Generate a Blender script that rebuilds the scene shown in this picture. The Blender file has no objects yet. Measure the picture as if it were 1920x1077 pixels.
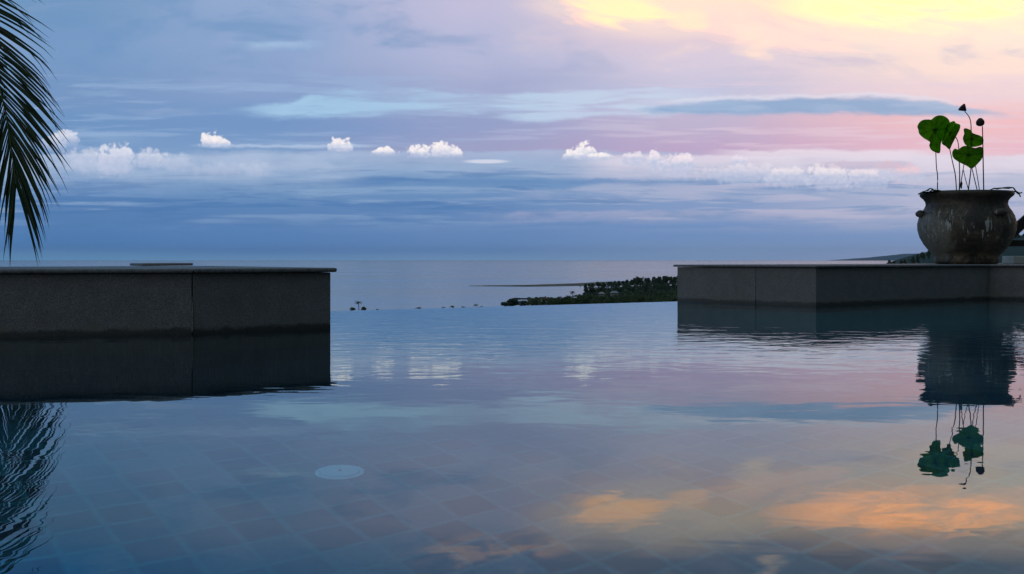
import bpy, bmesh, math, random
from mathutils import Vector, Matrix
rnd = random.Random(7)
S = bpy.context.scene
C = S.collection
F = 2000.0      # focal length in pixels of the 1920 wide photograph
CAMH = 0.40     # camera height above the pool water (z = 0)
HOR = 487.0

# ------------------------------------------------------------------ camera
cam_data = bpy.data.cameras.new('camera')
cam = bpy.data.objects.new('camera', cam_data)
C.objects.link(cam)
cam.location = (0, 0, CAMH)
cam.rotation_euler = (math.radians(90), 0, 0)
cam_data.sensor_width = 36.0
cam_data.lens = 36.0 * F / 1920.0
cam_data.shift_y = -(1077 / 2 - HOR) / 1920.0
cam_data.clip_start = 0.05
cam_data.clip_end = 200000
S.camera = cam
S.render.resolution_x = 1024
S.render.resolution_y = 574
S.view_settings.view_transform = 'Standard'
S.view_settings.look = 'None'
S.view_settings.exposure = 0
S.view_settings.gamma = 1

# ------------------------------------------------------------------ node helper
def lin(c):
    return tuple((v / 255 / 12.92 if v / 255 <= 0.04045 else ((v / 255 + 0.055) / 1.055) ** 2.4) for v in c) + (1.0,)

class G:
    """small expression helper for shader node trees"""
    def __init__(s, nt): s.nt = nt
    def node(s, t, **kw):
        n = s.nt.nodes.new(t)
        for k, v in kw.items(): setattr(n, k, v)
        return n
    def put(s, sock, v):
        if isinstance(v, V): s.nt.links.new(v.s, sock)
        elif isinstance(v, bpy.types.NodeSocket): s.nt.links.new(v, sock)
        else: sock.default_value = v
    def m(s, op, a, b=None, c=None, clamp=False):
        n = s.node('ShaderNodeMath', operation=op); n.use_clamp = clamp
        s.put(n.inputs[0], a)
        if b is not None: s.put(n.inputs[1], b)
        if c is not None: s.put(n.inputs[2], c)
        return V(s, n.outputs[0])
    def ss(s, x, a, b, lo=0.0, hi=1.0):
        n = s.node('ShaderNodeMapRange', interpolation_type='SMOOTHSTEP')
        s.put(n.inputs['Value'], x); n.inputs['From Min'].default_value = a; n.inputs['From Max'].default_value = b
        n.inputs['To Min'].default_value = lo; n.inputs['To Max'].default_value = hi
        return V(s, n.outputs[0])
    def xyz(s, x, y, z):
        n = s.node('ShaderNodeCombineXYZ'); s.put(n.inputs[0], x); s.put(n.inputs[1], y); s.put(n.inputs[2], z)
        return V(s, n.outputs[0])
    def noise(s, vec, scale, detail=4, rough=0.5, dist=0.0, col=False):
        n = s.node('ShaderNodeTexNoise'); s.put(n.inputs['Vector'], vec)
        n.inputs['Scale'].default_value = scale; n.inputs['Detail'].default_value = detail
        n.inputs['Roughness'].default_value = rough; n.inputs['Distortion'].default_value = dist
        return V(s, n.outputs['Color' if col else 'Fac'])
    def mix(s, f, a, b, mode='MIX'):
        n = s.node('ShaderNodeMix', data_type='RGBA', blend_type=mode)
        s.put(n.inputs[0], f); s.put(n.inputs[6], a); s.put(n.inputs[7], b)
        return V(s, n.outputs[2])
    def ramp(s, f, stops, interp='LINEAR'):
        n = s.node('ShaderNodeValToRGB'); r = n.color_ramp; r.interpolation = interp
        s.put(n.inputs[0], f)
        while len(r.elements) < len(stops): r.elements.new(0.5)
        for e, (p, c) in zip(r.elements, sorted(stops)): e.position = p; e.color = c
        return V(s, n.outputs[0])
    def curve(s, x, pts, x0, x1, y0, y1):
        t = s.ss(x, x0, x1)  # replaced below by linear range
        n0 = t.s.node; n0.interpolation_type = 'LINEAR'
        n = s.node('ShaderNodeFloatCurve'); s.put(n.inputs['Value'], t)
        c = n.mapping.curves[0]
        P = [((a - x0) / (x1 - x0), (b - y0) / (y1 - y0)) for a, b in pts]
        while len(c.points) < len(P): c.points.new(0.5, 0.5)
        for q, (a, b) in zip(c.points, P): q.location = (a, b)
        n.mapping.update()
        return V(s, n.outputs[0]) * (y1 - y0) + y0

class V:
    def __init__(s, g, sock): s.g = g; s.s = sock
    def __add__(s, o): return s.g.m('ADD', s, o)
    __radd__ = __add__
    def __mul__(s, o): return s.g.m('MULTIPLY', s, o)
    __rmul__ = __mul__
    def __sub__(s, o): return s.g.m('SUBTRACT', s, o)
    def __rsub__(s, o): return s.g.m('SUBTRACT', o, s)
    def __truediv__(s, o): return s.g.m('DIVIDE', s, o)
    def max(s, o): return s.g.m('MAXIMUM', s, o)
    def min(s, o): return s.g.m('MINIMUM', s, o)
    def clamp(s): return s.g.m('ADD', s, 0.0, clamp=True)

# ------------------------------------------------------------------ world: dusk sky with clouds
world = bpy.data.worlds.new('World'); S.world = world; world.use_nodes = True
wt = world.node_tree
for n in list(wt.nodes): wt.nodes.remove(n)
g = G(wt)
tc = g.node('ShaderNodeTexCoord')
sep = g.node('ShaderNodeSeparateXYZ'); wt.links.new(tc.outputs['Generated'], sep.inputs[0])
dx, dy, dz = [V(g, o) for o in sep.outputs]
hyp = g.m('SQRT', dx * dx + dy * dy).max(0.02)
yc = dy.max(hyp * 0.3)
X = dx / yc * 20.0 + 9.6       # hundreds of "pixels" to the right, compass direction
Y = 4.87 - dz / yc * 20.0      # hundreds of "pixels" downward, elevation
P0 = g.xyz(X, Y, 0.0)
# warps
wcol = g.noise(g.xyz(X * 0.35, Y * 1.0, 3.1), 1.0, 5, 0.55, 0.3)
wfine = g.noise(g.xyz(X * 0.6, Y * 3.0, 9.7), 1.3, 6, 0.6, 0.2)
Yw = Y + (wcol - 0.5) * 0.55 + (wfine - 0.5) * 0.22
lowmask = g.ss(Y, 4.0, 4.7)
Yw2 = Yw + (Y - Yw) * lowmask
t = (Yw2 + 7.0) / 12.0

def stops(lst):
    out = []
    for y, c in lst:
        col = lin(c) if max(c) > 4 else tuple(c) + (1.0,)
        out.append(((y / 100 + 7) / 12, col))
    return out
K = {
 1: [(-700, (70,120,175)), (-200, (56,124,192)), (-110, (64,132,196)), (0, (112,150,192)), (100, (117,153,197)), (170, (117,150,195)), (240, (110,148,195)), (300, (122,156,200)), (350, (104,144,194)), (395, (82,126,181)), (460, (74,126,186)), (487, (98,152,200))],
 5: [(-700, (75,120,172)), (-200, (78,132,188)), (-150, (96,146,200)), (0, (148,170,208)), (60, (143,167,207)), (150, (138,162,204)), (240, (114,149,198)), (300, (125,157,200)), (350, (104,144,192)), (400, (87,130,185)), (470, (82,130,190)), (487, (104,150,198))],
 9: [(-700, (80,115,160)), (-200, (88,128,175)), (-140, (112,138,182)), (-60, (160,172,205)), (0, (196,191,219)), (100, (180,184,216)), (160, (163,171,208)), (240, (147,159,201)), (285, (157,160,199)), (305, (135,163,201)), (340, (106,145,192)), (400, (97,136,189)), (470, (96,138,194)), (487, (114,154,200))],
 13: [(-700, (90,115,150)), (-200, (92,122,160)), (-80, (150,160,185)), (0, (252,222,206)), (60, (230,207,215)), (120, (215,203,222)), (170, (196,196,222)), (225, (192,180,209)), (285, (190,165,201)), (305, (185,188,215)), (340, (124,156,200)), (400, (130,155,201)), (430, (108,145,198)), (487, (126,158,204))],
 18: [(-700, (95,110,135)), (-250, (96,118,148)), (-95, (140,150,170)), (-35, (0.80,0.60,0.52)), (0, (1.05,0.86,0.62)), (60, (1.02,0.85,0.70)), (120, (255,226,214)), (170, (240,212,216)), (225, (240,190,196)), (280, (232,186,202)), (300, (222,208,226)), (340, (172,181,211)), (390, (178,183,213)), (425, (140,162,204)), (445, (118,152,203)), (487, (138,162,207))],
}
sky = None; prev = None
for k in sorted(K):
    c = g.ramp(t, stops(K[k]), 'EASE')
    if sky is None: sky = c
    else: sky = g.mix(g.ss(X + (wcol - 0.5) * 2.0, prev, k), sky, c)
    prev = k

# soft, leaning upper cloud: lavender / peach / blue shreds
diag = g.noise(g.xyz(X * 0.55 + Y * 0.75, Y * 1.5 - X * 0.25, 1.7), 0.8, 5, 0.55, 0.4)
up = g.ss(Y, 1.9, 0.9)
right = g.ss(X, 6.0, 15.0)
sky = g.mix(g.ss(diag, 0.52, 0.72) * up * (right * 0.7 + 0.25), sky, g.mix(right, lin((165,180,215)), (1.08, 0.80, 0.66, 1)))
sky = g.mix(g.ss(diag, 0.48, 0.30) * up * 0.55, sky, g.mix(right, lin((104,146,192)), lin((190,186,214))))
def blob(cx, cy, rx, ry, soft=1.0, nz=None, amt=0.0):
    ex = (X - cx / 100) / (rx / 100); ey = (Y - cy / 100) / (ry / 100)
    q = ex * ex + ey * ey
    if nz is not None: q = q + (nz - 0.5) * amt
    return g.ss(q, 1.0, 1.0 - soft)
# mist-lit gap, warm light behind cloud in the upper right (brighter than white)
big = g.noise(g.xyz(X * 0.42, Y * 1.3, 5.5), 0.9, 7, 0.62, 0.5)
str_ = g.noise(g.xyz(X * 0.35 + Y * 0.4, Y * 2.4 - X * 0.5, 8.5), 1.2, 6, 0.6, 0.8)
sky = g.mix(blob(1230, 5, 280, 80, 1.0, diag, 2.0) * 0.45, sky, (1.25, 0.92, 0.68, 1))
glow = blob(1720, 18, 420, 84, 1.0, big, 2.6)
sky = g.mix(glow * 0.4, sky, (1.30, 0.82, 0.66, 1))
core = blob(1730, 14, 320, 56, 1.0, str_, 3.0)
sky = g.mix(core * g.ss(str_, 0.36, 0.60, 0.40, 1.0) * g.ss(big, 0.38, 0.54, 0.35, 1.0), sky, (3.5, 1.30, 0.46, 1))
sky = g.mix(blob(1150, 18, 120, 46, 1.0, str_, 3.0) * 0.8, sky, (2.0, 1.02, 0.52, 1))
sky = g.mix(blob(1500, 62, 210, 40, 1.0, str_, 4.0) * 0.45, sky, (1.35, 0.84, 0.66, 1))
sky = g.mix(blob(1290, 38, 50, 26, 1.0, str_, 2.0) * 0.5, sky, (1.7, 0.94, 0.56, 1))
sky = g.mix(blob(930, -66, 170, 46, 1.0, big, 3.0) * g.ss(str_, 0.42, 0.60) * 0.5, sky, (1.3, 0.80, 0.62, 1))

# long horizontal streaks at all heights
st1 = g.noise(g.xyz(X * 0.16, Y * 2.6, 2.2), 1.6, 5, 0.6, 0.5)
st2 = g.noise(g.xyz(X * 0.22, Y * 3.4, 7.7), 1.9, 6, 0.6, 0.4)
lowband = g.ss(Y, 2.9, 3.2) * g.ss(Y, 4.45, 3.9)
pale = g.mix(g.ss(X, 7, 15), lin((140,170,208)), lin((196,192,216)))
sky = g.mix(g.ss(st1, 0.49, 0.62) * lowband * 0.62, sky, pale)
deep = g.mix(g.ss(X, 7, 16), lin((72,120,178)), lin((118,150,196)))
sky = g.mix(g.ss(st2, 0.49, 0.60) * lowband * 0.75, sky, deep)
mid = g.ss(Y, 1.2, 1.6) * g.ss(Y, 3.0, 2.7)
sky = g.mix(g.ss(st2, 0.50, 0.64) * mid * 0.45, sky, g.mix(g.ss(X, 7, 15), lin((158,184,220)), lin((232,208,222))))

# thin lens cloud (pale) with a crisp upper edge
Ye = Y + (g.noise(g.xyz(X * 0.8, Y * 2, 4.4), 1.5, 6, 0.62) - 0.5) * 0.24
top = g.curve(X, [(3.6, 2.12), (4.3, 1.97), (5.3, 1.90), (6.1, 1.68), (7.0, 1.66), (7.9, 1.64), (9.0, 1.76), (10.0, 1.70), (11.5, 1.64), (12.4, 1.60), (14, 1.70)], 3.6, 14, 1.4, 2.5)
bot = g.curve(X, [(3.6, 2.14), (4.3, 2.18), (5.2, 2.28), (7.0, 2.22), (8.2, 2.20), (9.2, 2.24), (9.8, 2.34), (11.0, 2.28), (12.4, 2.24), (13.2, 2.1), (14, 1.9)], 3.6, 14, 1.4, 2.5)
lens = g.ss(Ye - top, 0.0, 0.09) * g.ss(bot - Ye, 0.0, 0.14) * g.ss(X, 3.8, 5.4) * g.ss(X, 14.0, 12.0)
inner = g.noise(g.xyz(X * 0.35, Y * 3.6, 8.1), 1.5, 5, 0.55, 0.6)
sky = g.mix(lens * g.ss(inner, 0.66, 0.42, 0.25, 0.85), sky, g.mix(g.ss(X, 6, 13), lin((166,203,233)), lin((202,215,236))))
# blue-grey cigar cloud on the right
top2 = g.curve(X, [(11.4, 2.08), (12.4, 1.94), (13.3, 1.85), (14.3, 1.80), (16, 1.81), (17.4, 1.84), (18.2, 1.98), (19.4, 2.2)], 11.4, 19.4, 1.4, 2.5)
bot2 = g.curve(X, [(11.4, 2.10), (12.4, 2.14), (13.3, 2.17), (14.3, 2.19), (16, 2.17), (17.4, 2.19), (18.2, 2.22), (19.4, 2.24)], 11.4, 19.4, 1.4, 2.5)
cig = g.ss(Ye - top2, -0.01, 0.10) * g.ss(bot2 - Ye, -0.02, 0.09) * g.ss(X, 11.4, 12.6) * g.ss(X, 19.4, 18.0)
fr = g.ss(Ye - top2, -0.07, 0.0) * g.ss(Ye - top2, 0.08, 0.02) * g.ss(X, 12, 13) * g.ss(X, 18.5, 17)
sky = g.mix(fr * 0.6, sky, lin((226,226,240)))
sky = g.mix(cig * 0.9, sky, g.mix(g.ss(inner, 0.4, 0.65), lin((138,170,208)), lin((160,184,216))))

# cumulus: billowy warp shared by all towers
def vor(vec, sc):
    n = g.node('ShaderNodeTexVoronoi'); g.put(n.inputs['Vector'], vec); n.inputs['Scale'].default_value = sc
    return V(g, n.outputs['Distance'])
bw = g.noise(P0, 5.0, 3, 0.5, 0, True)
nb = g.node('ShaderNodeVectorMath', operation='MULTIPLY_ADD')
g.put(nb.inputs[0], bw); nb.inputs[1].default_value = (0.16, 0.16, 0.16); g.put(nb.inputs[2], P0)
PB = V(g, nb.outputs[0])
bill = vor(PB, 6.0) * 0.56 + vor(PB, 13.0) * 0.30 + g.noise(P0, 20, 5, 0.6) * 0.34
shade = g.noise(g.xyz(X + 0.05, Y + 0.06, 2.0), 11.0, 4, 0.6)
def puff(x, base, w, h, col=(255,246,246), a=1.0, basesoft=0.07, edge=0.34):
    global sky
    ex = (X - x / 100) / (w / 100); ey = (base / 100 - Y) / (h / 100)
    q = 1.0 - ex * ex - ey * ey - (bill - 0.40) * 1.35
    mk = g.ss(q, 0.0, edge) * g.ss(Y + (bill - 0.5) * 0.05, base / 100 + basesoft, base / 100 - 0.04)
    c = g.mix(g.ss(shade, 0.35, 0.7, 0.0, 0.35) + g.ss(Y, (base - h * 0.5) / 100, base / 100, 0.0, 0.75), lin(col), lin((188,198,226)))
    sky = g.mix(mk * a, sky, c)
# haze decks under the towers
def deck(x0, x1, y0, y1, col, a, tex=None):
    global sky
    mk = g.ss(X, x0 / 100, x0 / 100 + 1.2) * g.ss(X, x1 / 100, x1 / 100 - 1.2) * g.ss(Ye, y0 / 100, y0 / 100 + 0.07) * g.ss(Ye, y1 / 100, y0 / 100 + 0.08)
    if tex is not None: mk = mk * tex
    sky = g.mix(mk * a, sky, lin(col))
soft = g.noise(g.xyz(X * 0.5, Y * 1.8, 6.0), 2.0, 5, 0.6)
deck(-60, 720, 286, 378, (176,194,222), 0.88, g.ss(soft, 0.3, 0.6, 0.5, 1))
deck(300, 1350, 280, 345, (170,188,219), 0.68, g.ss(soft, 0.3, 0.6, 0.6, 1))
deck(1050, 2300, 288, 356, (224,216,232), 0.85, g.ss(soft, 0.3, 0.6, 0.6, 1))
deck(1300, 1790, 278, 306, (236,224,236), 0.75)
deck(850, 2200, 392, 425, (186,184,212), 0.45, g.ss(soft, 0.35, 0.6, 0.3, 1))
deck(900, 1750, 352, 382, (172,180,212), 0.40, g.ss(soft, 0.35, 0.6, 0.2, 1))
deck(560, 1330, 333, 352, (92,134,188), 0.55, g.ss(soft, 0.3, 0.55, 0.3, 1))
deck(600, 1000, 384, 402, (78,124,182), 0.45)
deck(30, 300, 243, 262, (152,180,216), 0.5)
deck(100, 330, 252, 280, (150,178,214), 0.3)
deck(880, 1240, 60, 110, (222,204,216), 0.35, g.ss(soft, 0.4, 0.6))
deck(390, 640, 74, 100, (164,192,224), 0.8, g.ss(soft, 0.35, 0.55, 0.3, 1))
deck(90, 280, 166, 186, (146,176,212), 0.55, g.ss(soft, 0.35, 0.55, 0.3, 1))
deck(180, 420, 202, 222, (148,170,208), 0.5, g.ss(soft, 0.35, 0.55, 0.3, 1))
puff(394, 273, 30, 32)
puff(410, 273, 26, 20)
puff(124, 264, 34, 24, (235,236,246), 0.75, 0.14)
puff(100, 270, 30, 20, (225,230,243), 0.6, 0.2)
puff(165, 300, 70, 34, (226,228,242), 0.6, 0.35, 0.8)
puff(218, 302, 52, 44, (236,236,246), 0.85, 0.40, 0.5)
puff(190, 312, 90, 30, (210,216,236), 0.5, 0.4, 0.9)
puff(280, 300, 46, 28, (226,228,242), 0.75, 0.30, 0.6)
puff(335, 306, 60, 24, (212,220,238), 0.55, 0.30, 0.7)
puff(480, 320, 44, 24, (206,214,234), 0.5, 0.35, 1.0)
puff(412, 318, 90, 20, (200,212,234), 0.4, 0.3, 0.9)
puff(638, 281, 30, 30)
puff(648, 281, 18, 22)
puff(722, 289, 34, 16)
puff(786, 292, 34, 24)
puff(828, 292, 36, 36)
puff(856, 292, 16, 18)
puff(1095, 295, 30, 36)
puff(1075, 296, 30, 20)
puff(1125, 298, 34, 16)
puff(1190, 299, 34, 18, (250,238,244), 0.81, 0.38, 0.4)
puff(1228, 304, 24, 28, (255,240,246), 0.85, 0.38)
puff(1270, 312, 46, 34, (255,238,244), 0.85, 0.38, 0.35)
puff(1385, 306, 24, 20, (244,230,240), 0.77, 0.38)
puff(1400, 328, 110, 30, (240,228,238), 0.68, 0.38, 0.5)
puff(1480, 332, 60, 28, (250,238,242), 0.72, 0.38)
puff(1555, 334, 60, 34, (255,242,244), 0.81, 0.38)
puff(1630, 334, 66, 26, (250,234,240), 0.72, 0.38)
puff(1668, 322, 30, 30, (250,205,205), 0.77, 0.38)
puff(1705, 330, 40, 26, (250,205,210), 0.72, 0.38)
sky = g.mix(blob(1640, 310, 120, 10, 0.8, soft, 2.0) * 0.6, sky, lin((196,180,206)))
sky = g.mix(blob(912, 303, 52, 5, 0.9) * 0.8, sky, lin((222,224,238)))
# thin bright rim line joining the towers
rim = g.ss(Ye, 2.70, 2.735) * g.ss(Ye, 2.80, 2.745) * g.ss(X, 3.4, 4.2) * g.ss(X, 7.2, 6.6)
sky = g.mix(rim * 0.5, sky, lin((196,212,236)))

# unseen rest of the sphere, darkened behind right to shade the stone, brighter left
az = dx / hyp
side_ = dy / hyp
back = g.mix(g.ss(az, -0.1, 0.1), g.ss(side_, 0.45, -0.15), g.ss(side_, 0.88, 0.50))
backcol = g.mix(g.ss(az, 0.35, -0.6), (0.012, 0.015, 0.018, 1), (0.34, 0.35, 0.38, 1))
backcol = g.mix(g.ss(dz, 0.45, 0.95), backcol, (0.17, 0.27, 0.36, 1))
sky = g.mix(back, sky, backcol)
sky = g.mix(g.ss(dz, 0.40, 0.85), sky, (0.17, 0.27, 0.36, 1))
nish = g.node('ShaderNodeTexSky', sky_type='NISHITA'); nish.sun_disc = False
SUN_EL, SUN_AZ = math.radians(9), math.radians(52)
nish.sun_elevation = SUN_EL; nish.sun_rotation = SUN_AZ
bg1 = g.node('ShaderNodeBackground'); g.put(bg1.inputs[0], sky); bg1.inputs[1].default_value = 1.0
bg2 = g.node('ShaderNodeBackground'); g.put(bg2.inputs[0], nish.outputs[0]); bg2.inputs[1].default_value = 0.004
ad = g.node('ShaderNodeAddShader'); wt.links.new(bg1.outputs[0], ad.inputs[0]); wt.links.new(bg2.outputs[0], ad.inputs[1])
wo = g.node('ShaderNodeOutputWorld'); wt.links.new(ad.outputs[0], wo.inputs[0])

# ------------------------------------------------------------------ sun (veiled, low on the right)
sd = bpy.data.lights.new('sun', 'SUN'); sd.energy = 0.06; sd.angle = math.radians(14); sd.color = (1.0, 0.78, 0.58)
sun = bpy.data.objects.new('sun', sd); C.objects.link(sun)
sv = Vector((math.sin(SUN_AZ) * math.cos(SUN_EL), math.cos(SUN_AZ) * math.cos(SUN_EL), math.sin(SUN_EL)))
sun.rotation_euler = sv.to_track_quat('Z', 'Y').to_euler(); sun.location = (20, 20, 30)

# ------------------------------------------------------------------ object helpers
def px(x, y, d):
    """world point at pixel x, y of the photograph at depth d"""
    return Vector(((x - 960) / F * d, d, CAMH - (y - HOR) / F * d))
def obj(name, verts, faces, mat, parent=None, smooth=False):
    me = bpy.data.meshes.new(name); me.from_pydata([tuple(v) for v in verts], [], faces); me.update()
    if smooth: me.polygons.foreach_set('use_smooth', [True] * len(me.polygons))
    o = bpy.data.objects.new(name, me); C.objects.link(o)
    if mat: me.materials.append(mat)
    if parent: o.parent = parent
    return o
def bobj(name, bm, mat, parent=None, smooth=False, bevel=0.0, segs=2):
    me = bpy.data.meshes.new(name); bm.normal_update(); bm.to_mesh(me); bm.free()
    if smooth: me.polygons.foreach_set('use_smooth', [True] * len(me.polygons))
    o = bpy.data.objects.new(name, me); C.objects.link(o)
    if mat: me.materials.append(mat)
    if parent: o.parent = parent
    if bevel:
        b = o.modifiers.new('bevel', 'BEVEL'); b.width = bevel; b.segments = segs; b.limit_method = 'ANGLE'
    return o
def tag(o, label=None, cat=None, group=None, kind=None):
    if label: o['label'] = label
    if cat: o['category'] = cat
    if group: o['group'] = group
    if kind: o['kind'] = kind
    return o
def empty(name, loc, label, cat, group=None, rz=0):
    o = bpy.data.objects.new(name, None); C.objects.link(o); o.location = loc; o.rotation_euler = (0, 0, rz)
    o.empty_display_size = 0.1
    return tag(o, label, cat, group)
def prism(poly, z0, z1):
    n = len(poly)
    v = [(x, y, z0) for x, y in poly] + [(x, y, z1) for x, y in poly]
    f = [tuple(range(n))[::-1], tuple(range(n, 2 * n))] + [(i, (i + 1) % n, n + (i + 1) % n, n + i) for i in range(n)]
    return v, f
def tube(pts, rads, n=8, cap=True):
    """tube along a polyline"""
    v = []; f = []
    for i, p in enumerate(pts):
        p = Vector(p)
        a = Vector(pts[max(0, i - 1)]); b = Vector(pts[min(len(pts) - 1, i + 1)])
        d = (b - a).normalized()
        u = d.cross(Vector((0, 0, 1)))
        if u.length < 1e-3: u = d.cross(Vector((0, 1, 0)))
        u.normalize(); w = d.cross(u)
        for k in range(n):
            t_ = 2 * math.pi * k / n
            v.append(p + (u * math.cos(t_) + w * math.sin(t_)) * rads[i])
    for i in range(len(pts) - 1):
        for k in range(n):
            f.append((i * n + k, i * n + (k + 1) % n, (i + 1) * n + (k + 1) % n, (i + 1) * n + k))
    if cap:
        f.append(tuple(range(n))); f.append(tuple(range((len(pts) - 1) * n, len(pts) * n))[::-1])
    return v, f
def offset_poly(poly, d):
    """outward offset of a CCW polygon"""
    n = len(poly); out = []
    for i in range(n):
        a, b, c = Vector(poly[i - 1]), Vector(poly[i]), Vector(poly[(i + 1) % n])
        e1 = (b - a).normalized(); e2 = (c - b).normalized()
        n1 = Vector((e1.y, -e1.x)); n2 = Vector((e2.y, -e2.x))
        m_ = (n1 + n2); m_ = m_ / max(0.3, (1 + n1.dot(n2)))
        out.append(tuple(b + m_ * d))
    return out

def material(name):
    m_ = bpy.data.materials.new(name); m_.use_nodes = True
    nt = m_.node_tree; bs = nt.nodes['Principled BSDF']
    return m_, G(nt), bs
def texco(gg, which='Object'):
    return gg.node('ShaderNodeTexCoord').outputs[which]
def bump(gg, bs, h, strength=0.5, dist=0.01):
    b = gg.node('ShaderNodeBump'); b.inputs['Strength'].default_value = strength; b.inputs['Distance'].default_value = dist
    gg.put(b.inputs['Height'], h); gg.nt.links.new(b.outputs[0], bs.inputs['Normal']); return b
def simple(name, c1, c2, scale, rough=0.8, bmp=0.3, bd=0.01, spec=0.3):
    m_, gg, bs = material(name)
    tcx = texco(gg)
    n = gg.noise(tcx, scale, 6, 0.6)
    gg.put(bs.inputs['Base Color'], gg.mix(gg.ss(n, 0.3, 0.7), tuple(c1) + (1,), tuple(c2) + (1,)))
    bs.inputs['Roughness'].default_value = rough; bs.inputs['Specular IOR Level'].default_value = spec
    if bmp: bump(gg, bs, n, bmp, bd)
    return m_

# ------------------------------------------------------------------ materials
# granite-like stone cladding, fine speckle, damp and mossy just above the water
def stone_mat(name, base, dark):
    m_, gg, bs = material(name)
    tcx = texco(gg)
    sp = gg.node('ShaderNodeSeparateXYZ'); gg.nt.links.new(tcx, sp.inputs[0]); z = V(gg, sp.outputs[2])
    fine = gg.noise(tcx, 140, 3, 0.7); med = gg.noise(tcx, 9, 5, 0.6); spk = gg.noise(tcx, 420, 2, 0.5)
    c = gg.mix(gg.ss(fine, 0.35, 0.66), tuple(dark) + (1,), tuple(base) + (1,))
    c = gg.mix(gg.ss(spk, 0.60, 0.74, 0, 0.8), c, tuple(min(1, b * 2.6) for b in base) + (1,))
    c = gg.mix(gg.ss(med, 0.35, 0.7, 0.0, 0.45), c, tuple(b * 0.45 for b in base) + (1,))
    # vertical runs
    sc = gg.node('ShaderNodeMapping'); sc.inputs['Scale'].default_value = (7, 7, 0.8); gg.nt.links.new(tcx, sc.inputs[0])
    run = gg.noise(sc.outputs[0], 1.6, 5, 0.65)
    c = gg.mix(gg.ss(run, 0.5, 0.72, 0, 0.35), c, tuple(b * 0.5 for b in base) + (1,))
    oi = gg.node('ShaderNodeObjectInfo'); rndv = V(gg, oi.outputs['Random'])
    c = gg.mix(gg.ss(rndv, 0.0, 1.0, 0.0, 0.25), c, tuple(b * 0.55 for b in base) + (1,))
    edge = z + (gg.noise(tcx, 9, 5, 0.65) - 0.5) * 0.07
    wet = gg.ss(edge, 0.040, 0.012)
    c = gg.mix(wet * 0.72, c, (0.010, 0.012, 0.010, 1))
    line = gg.ss(edge, 0.03, 0.045) * gg.ss(edge, 0.075, 0.05)
    c = gg.mix(line * gg.ss(med, 0.46, 0.6) * 0.6, c, (0.20, 0.18, 0.13, 1))
    gg.put(bs.inputs['Base Color'], c)
    gg.put(bs.inputs['Roughness'], wet * -0.4 + 0.75)
    bump(gg, bs, fine * 0.6 + med, 0.5, 0.004)
    return m_
M_stone = stone_mat('speckled_stone', (0.27, 0.265, 0.255), (0.115, 0.115, 0.112))
M_coping = simple('coping_stone', (0.24, 0.235, 0.23), (0.12, 0.12, 0.12), 60, 0.6, 0.4, 0.003, 0.4)

# pool floor tiles
TH = math.radians(34)
def tile_mat():
    m_, gg, bs = material('pool_tiles')
    tcx = texco(gg)
    mp = gg.node('ShaderNodeMapping'); mp.inputs['Rotation'].default_value = (0, 0, -TH); gg.nt.links.new(tcx, mp.inputs[0])
    n1 = gg.noise(tcx, 2.2, 3, 0.5)
    br = gg.node('ShaderNodeTexBrick'); br.offset = 0.0; br.squash = 1.0
    wv = gg.node('ShaderNodeVectorMath', operation='MULTIPLY_ADD'); gg.put(wv.inputs[0], gg.noise(tcx, 4.5, 2, 0.5, 0, True)); wv.inputs[1].default_value = (0.035, 0.035, 0)
    gg.nt.links.new(mp.outputs[0], wv.inputs[2]); gg.nt.links.new(wv.outputs[0], br.inputs['Vector'])
    br.inputs['Scale'].default_value = 1.0; br.inputs['Brick Width'].default_value = 0.135; br.inputs['Row Height'].default_value = 0.135
    br.inputs['Mortar Size'].default_value = 0.016; br.inputs['Mortar Smooth'].default_value = 1.0; br.inputs['Bias'].default_value = 0.0
    br.inputs['Color1'].default_value = (0.001, 0.020, 0.050, 1); br.inputs['Color2'].default_value = (0.003, 0.19, 0.28, 1)
    br.inputs['Mortar'].default_value = (0.015, 0.21, 0.27, 1)
    n2 = gg.noise(tcx, 40, 4, 0.6)
    c = gg.mix(gg.ss(n1, 0.4, 0.65, 0, 0.25), V(gg, br.outputs[0]), (0.003, 0.115, 0.18, 1))
    c = gg.mix(gg.ss(n2, 0.45, 0.7, 0, 0.35), c, (0.002, 0.05, 0.09, 1))
    sx = gg.node('ShaderNodeSeparateXYZ'); gg.nt.links.new(tcx, sx.inputs[0]); fx, fy = V(gg, sx.outputs[0]), V(gg, sx.outputs[1])
    c = gg.mix(gg.ss(fy, 3.0, 4.3) * 0.75, c, (0.003, 0.085, 0.14, 1))                                   # blur of the water painted in: tile grid fades to flat blue
    c = gg.mix(gg.ss(fy + n1 * 0.5, 3.6, 4.7) * gg.ss(fx, 1.2, -0.6) * 0.93, c, (0.001, 0.018, 0.032, 1))   # shade on the floor by the left block, painted into the tile colour
    c = gg.mix(gg.ss(fx, 1.0, 2.2) * gg.ss(fy, 6.0, 8.0) * 0.8, c, (0.010, 0.24, 0.28, 1))               # brighter teal painted in to tint the reflection under the right block
    gg.put(bs.inputs['Base Color'], c); bs.inputs['Roughness'].default_value = 0.5
    return m_
M_tile = tile_mat()

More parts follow.
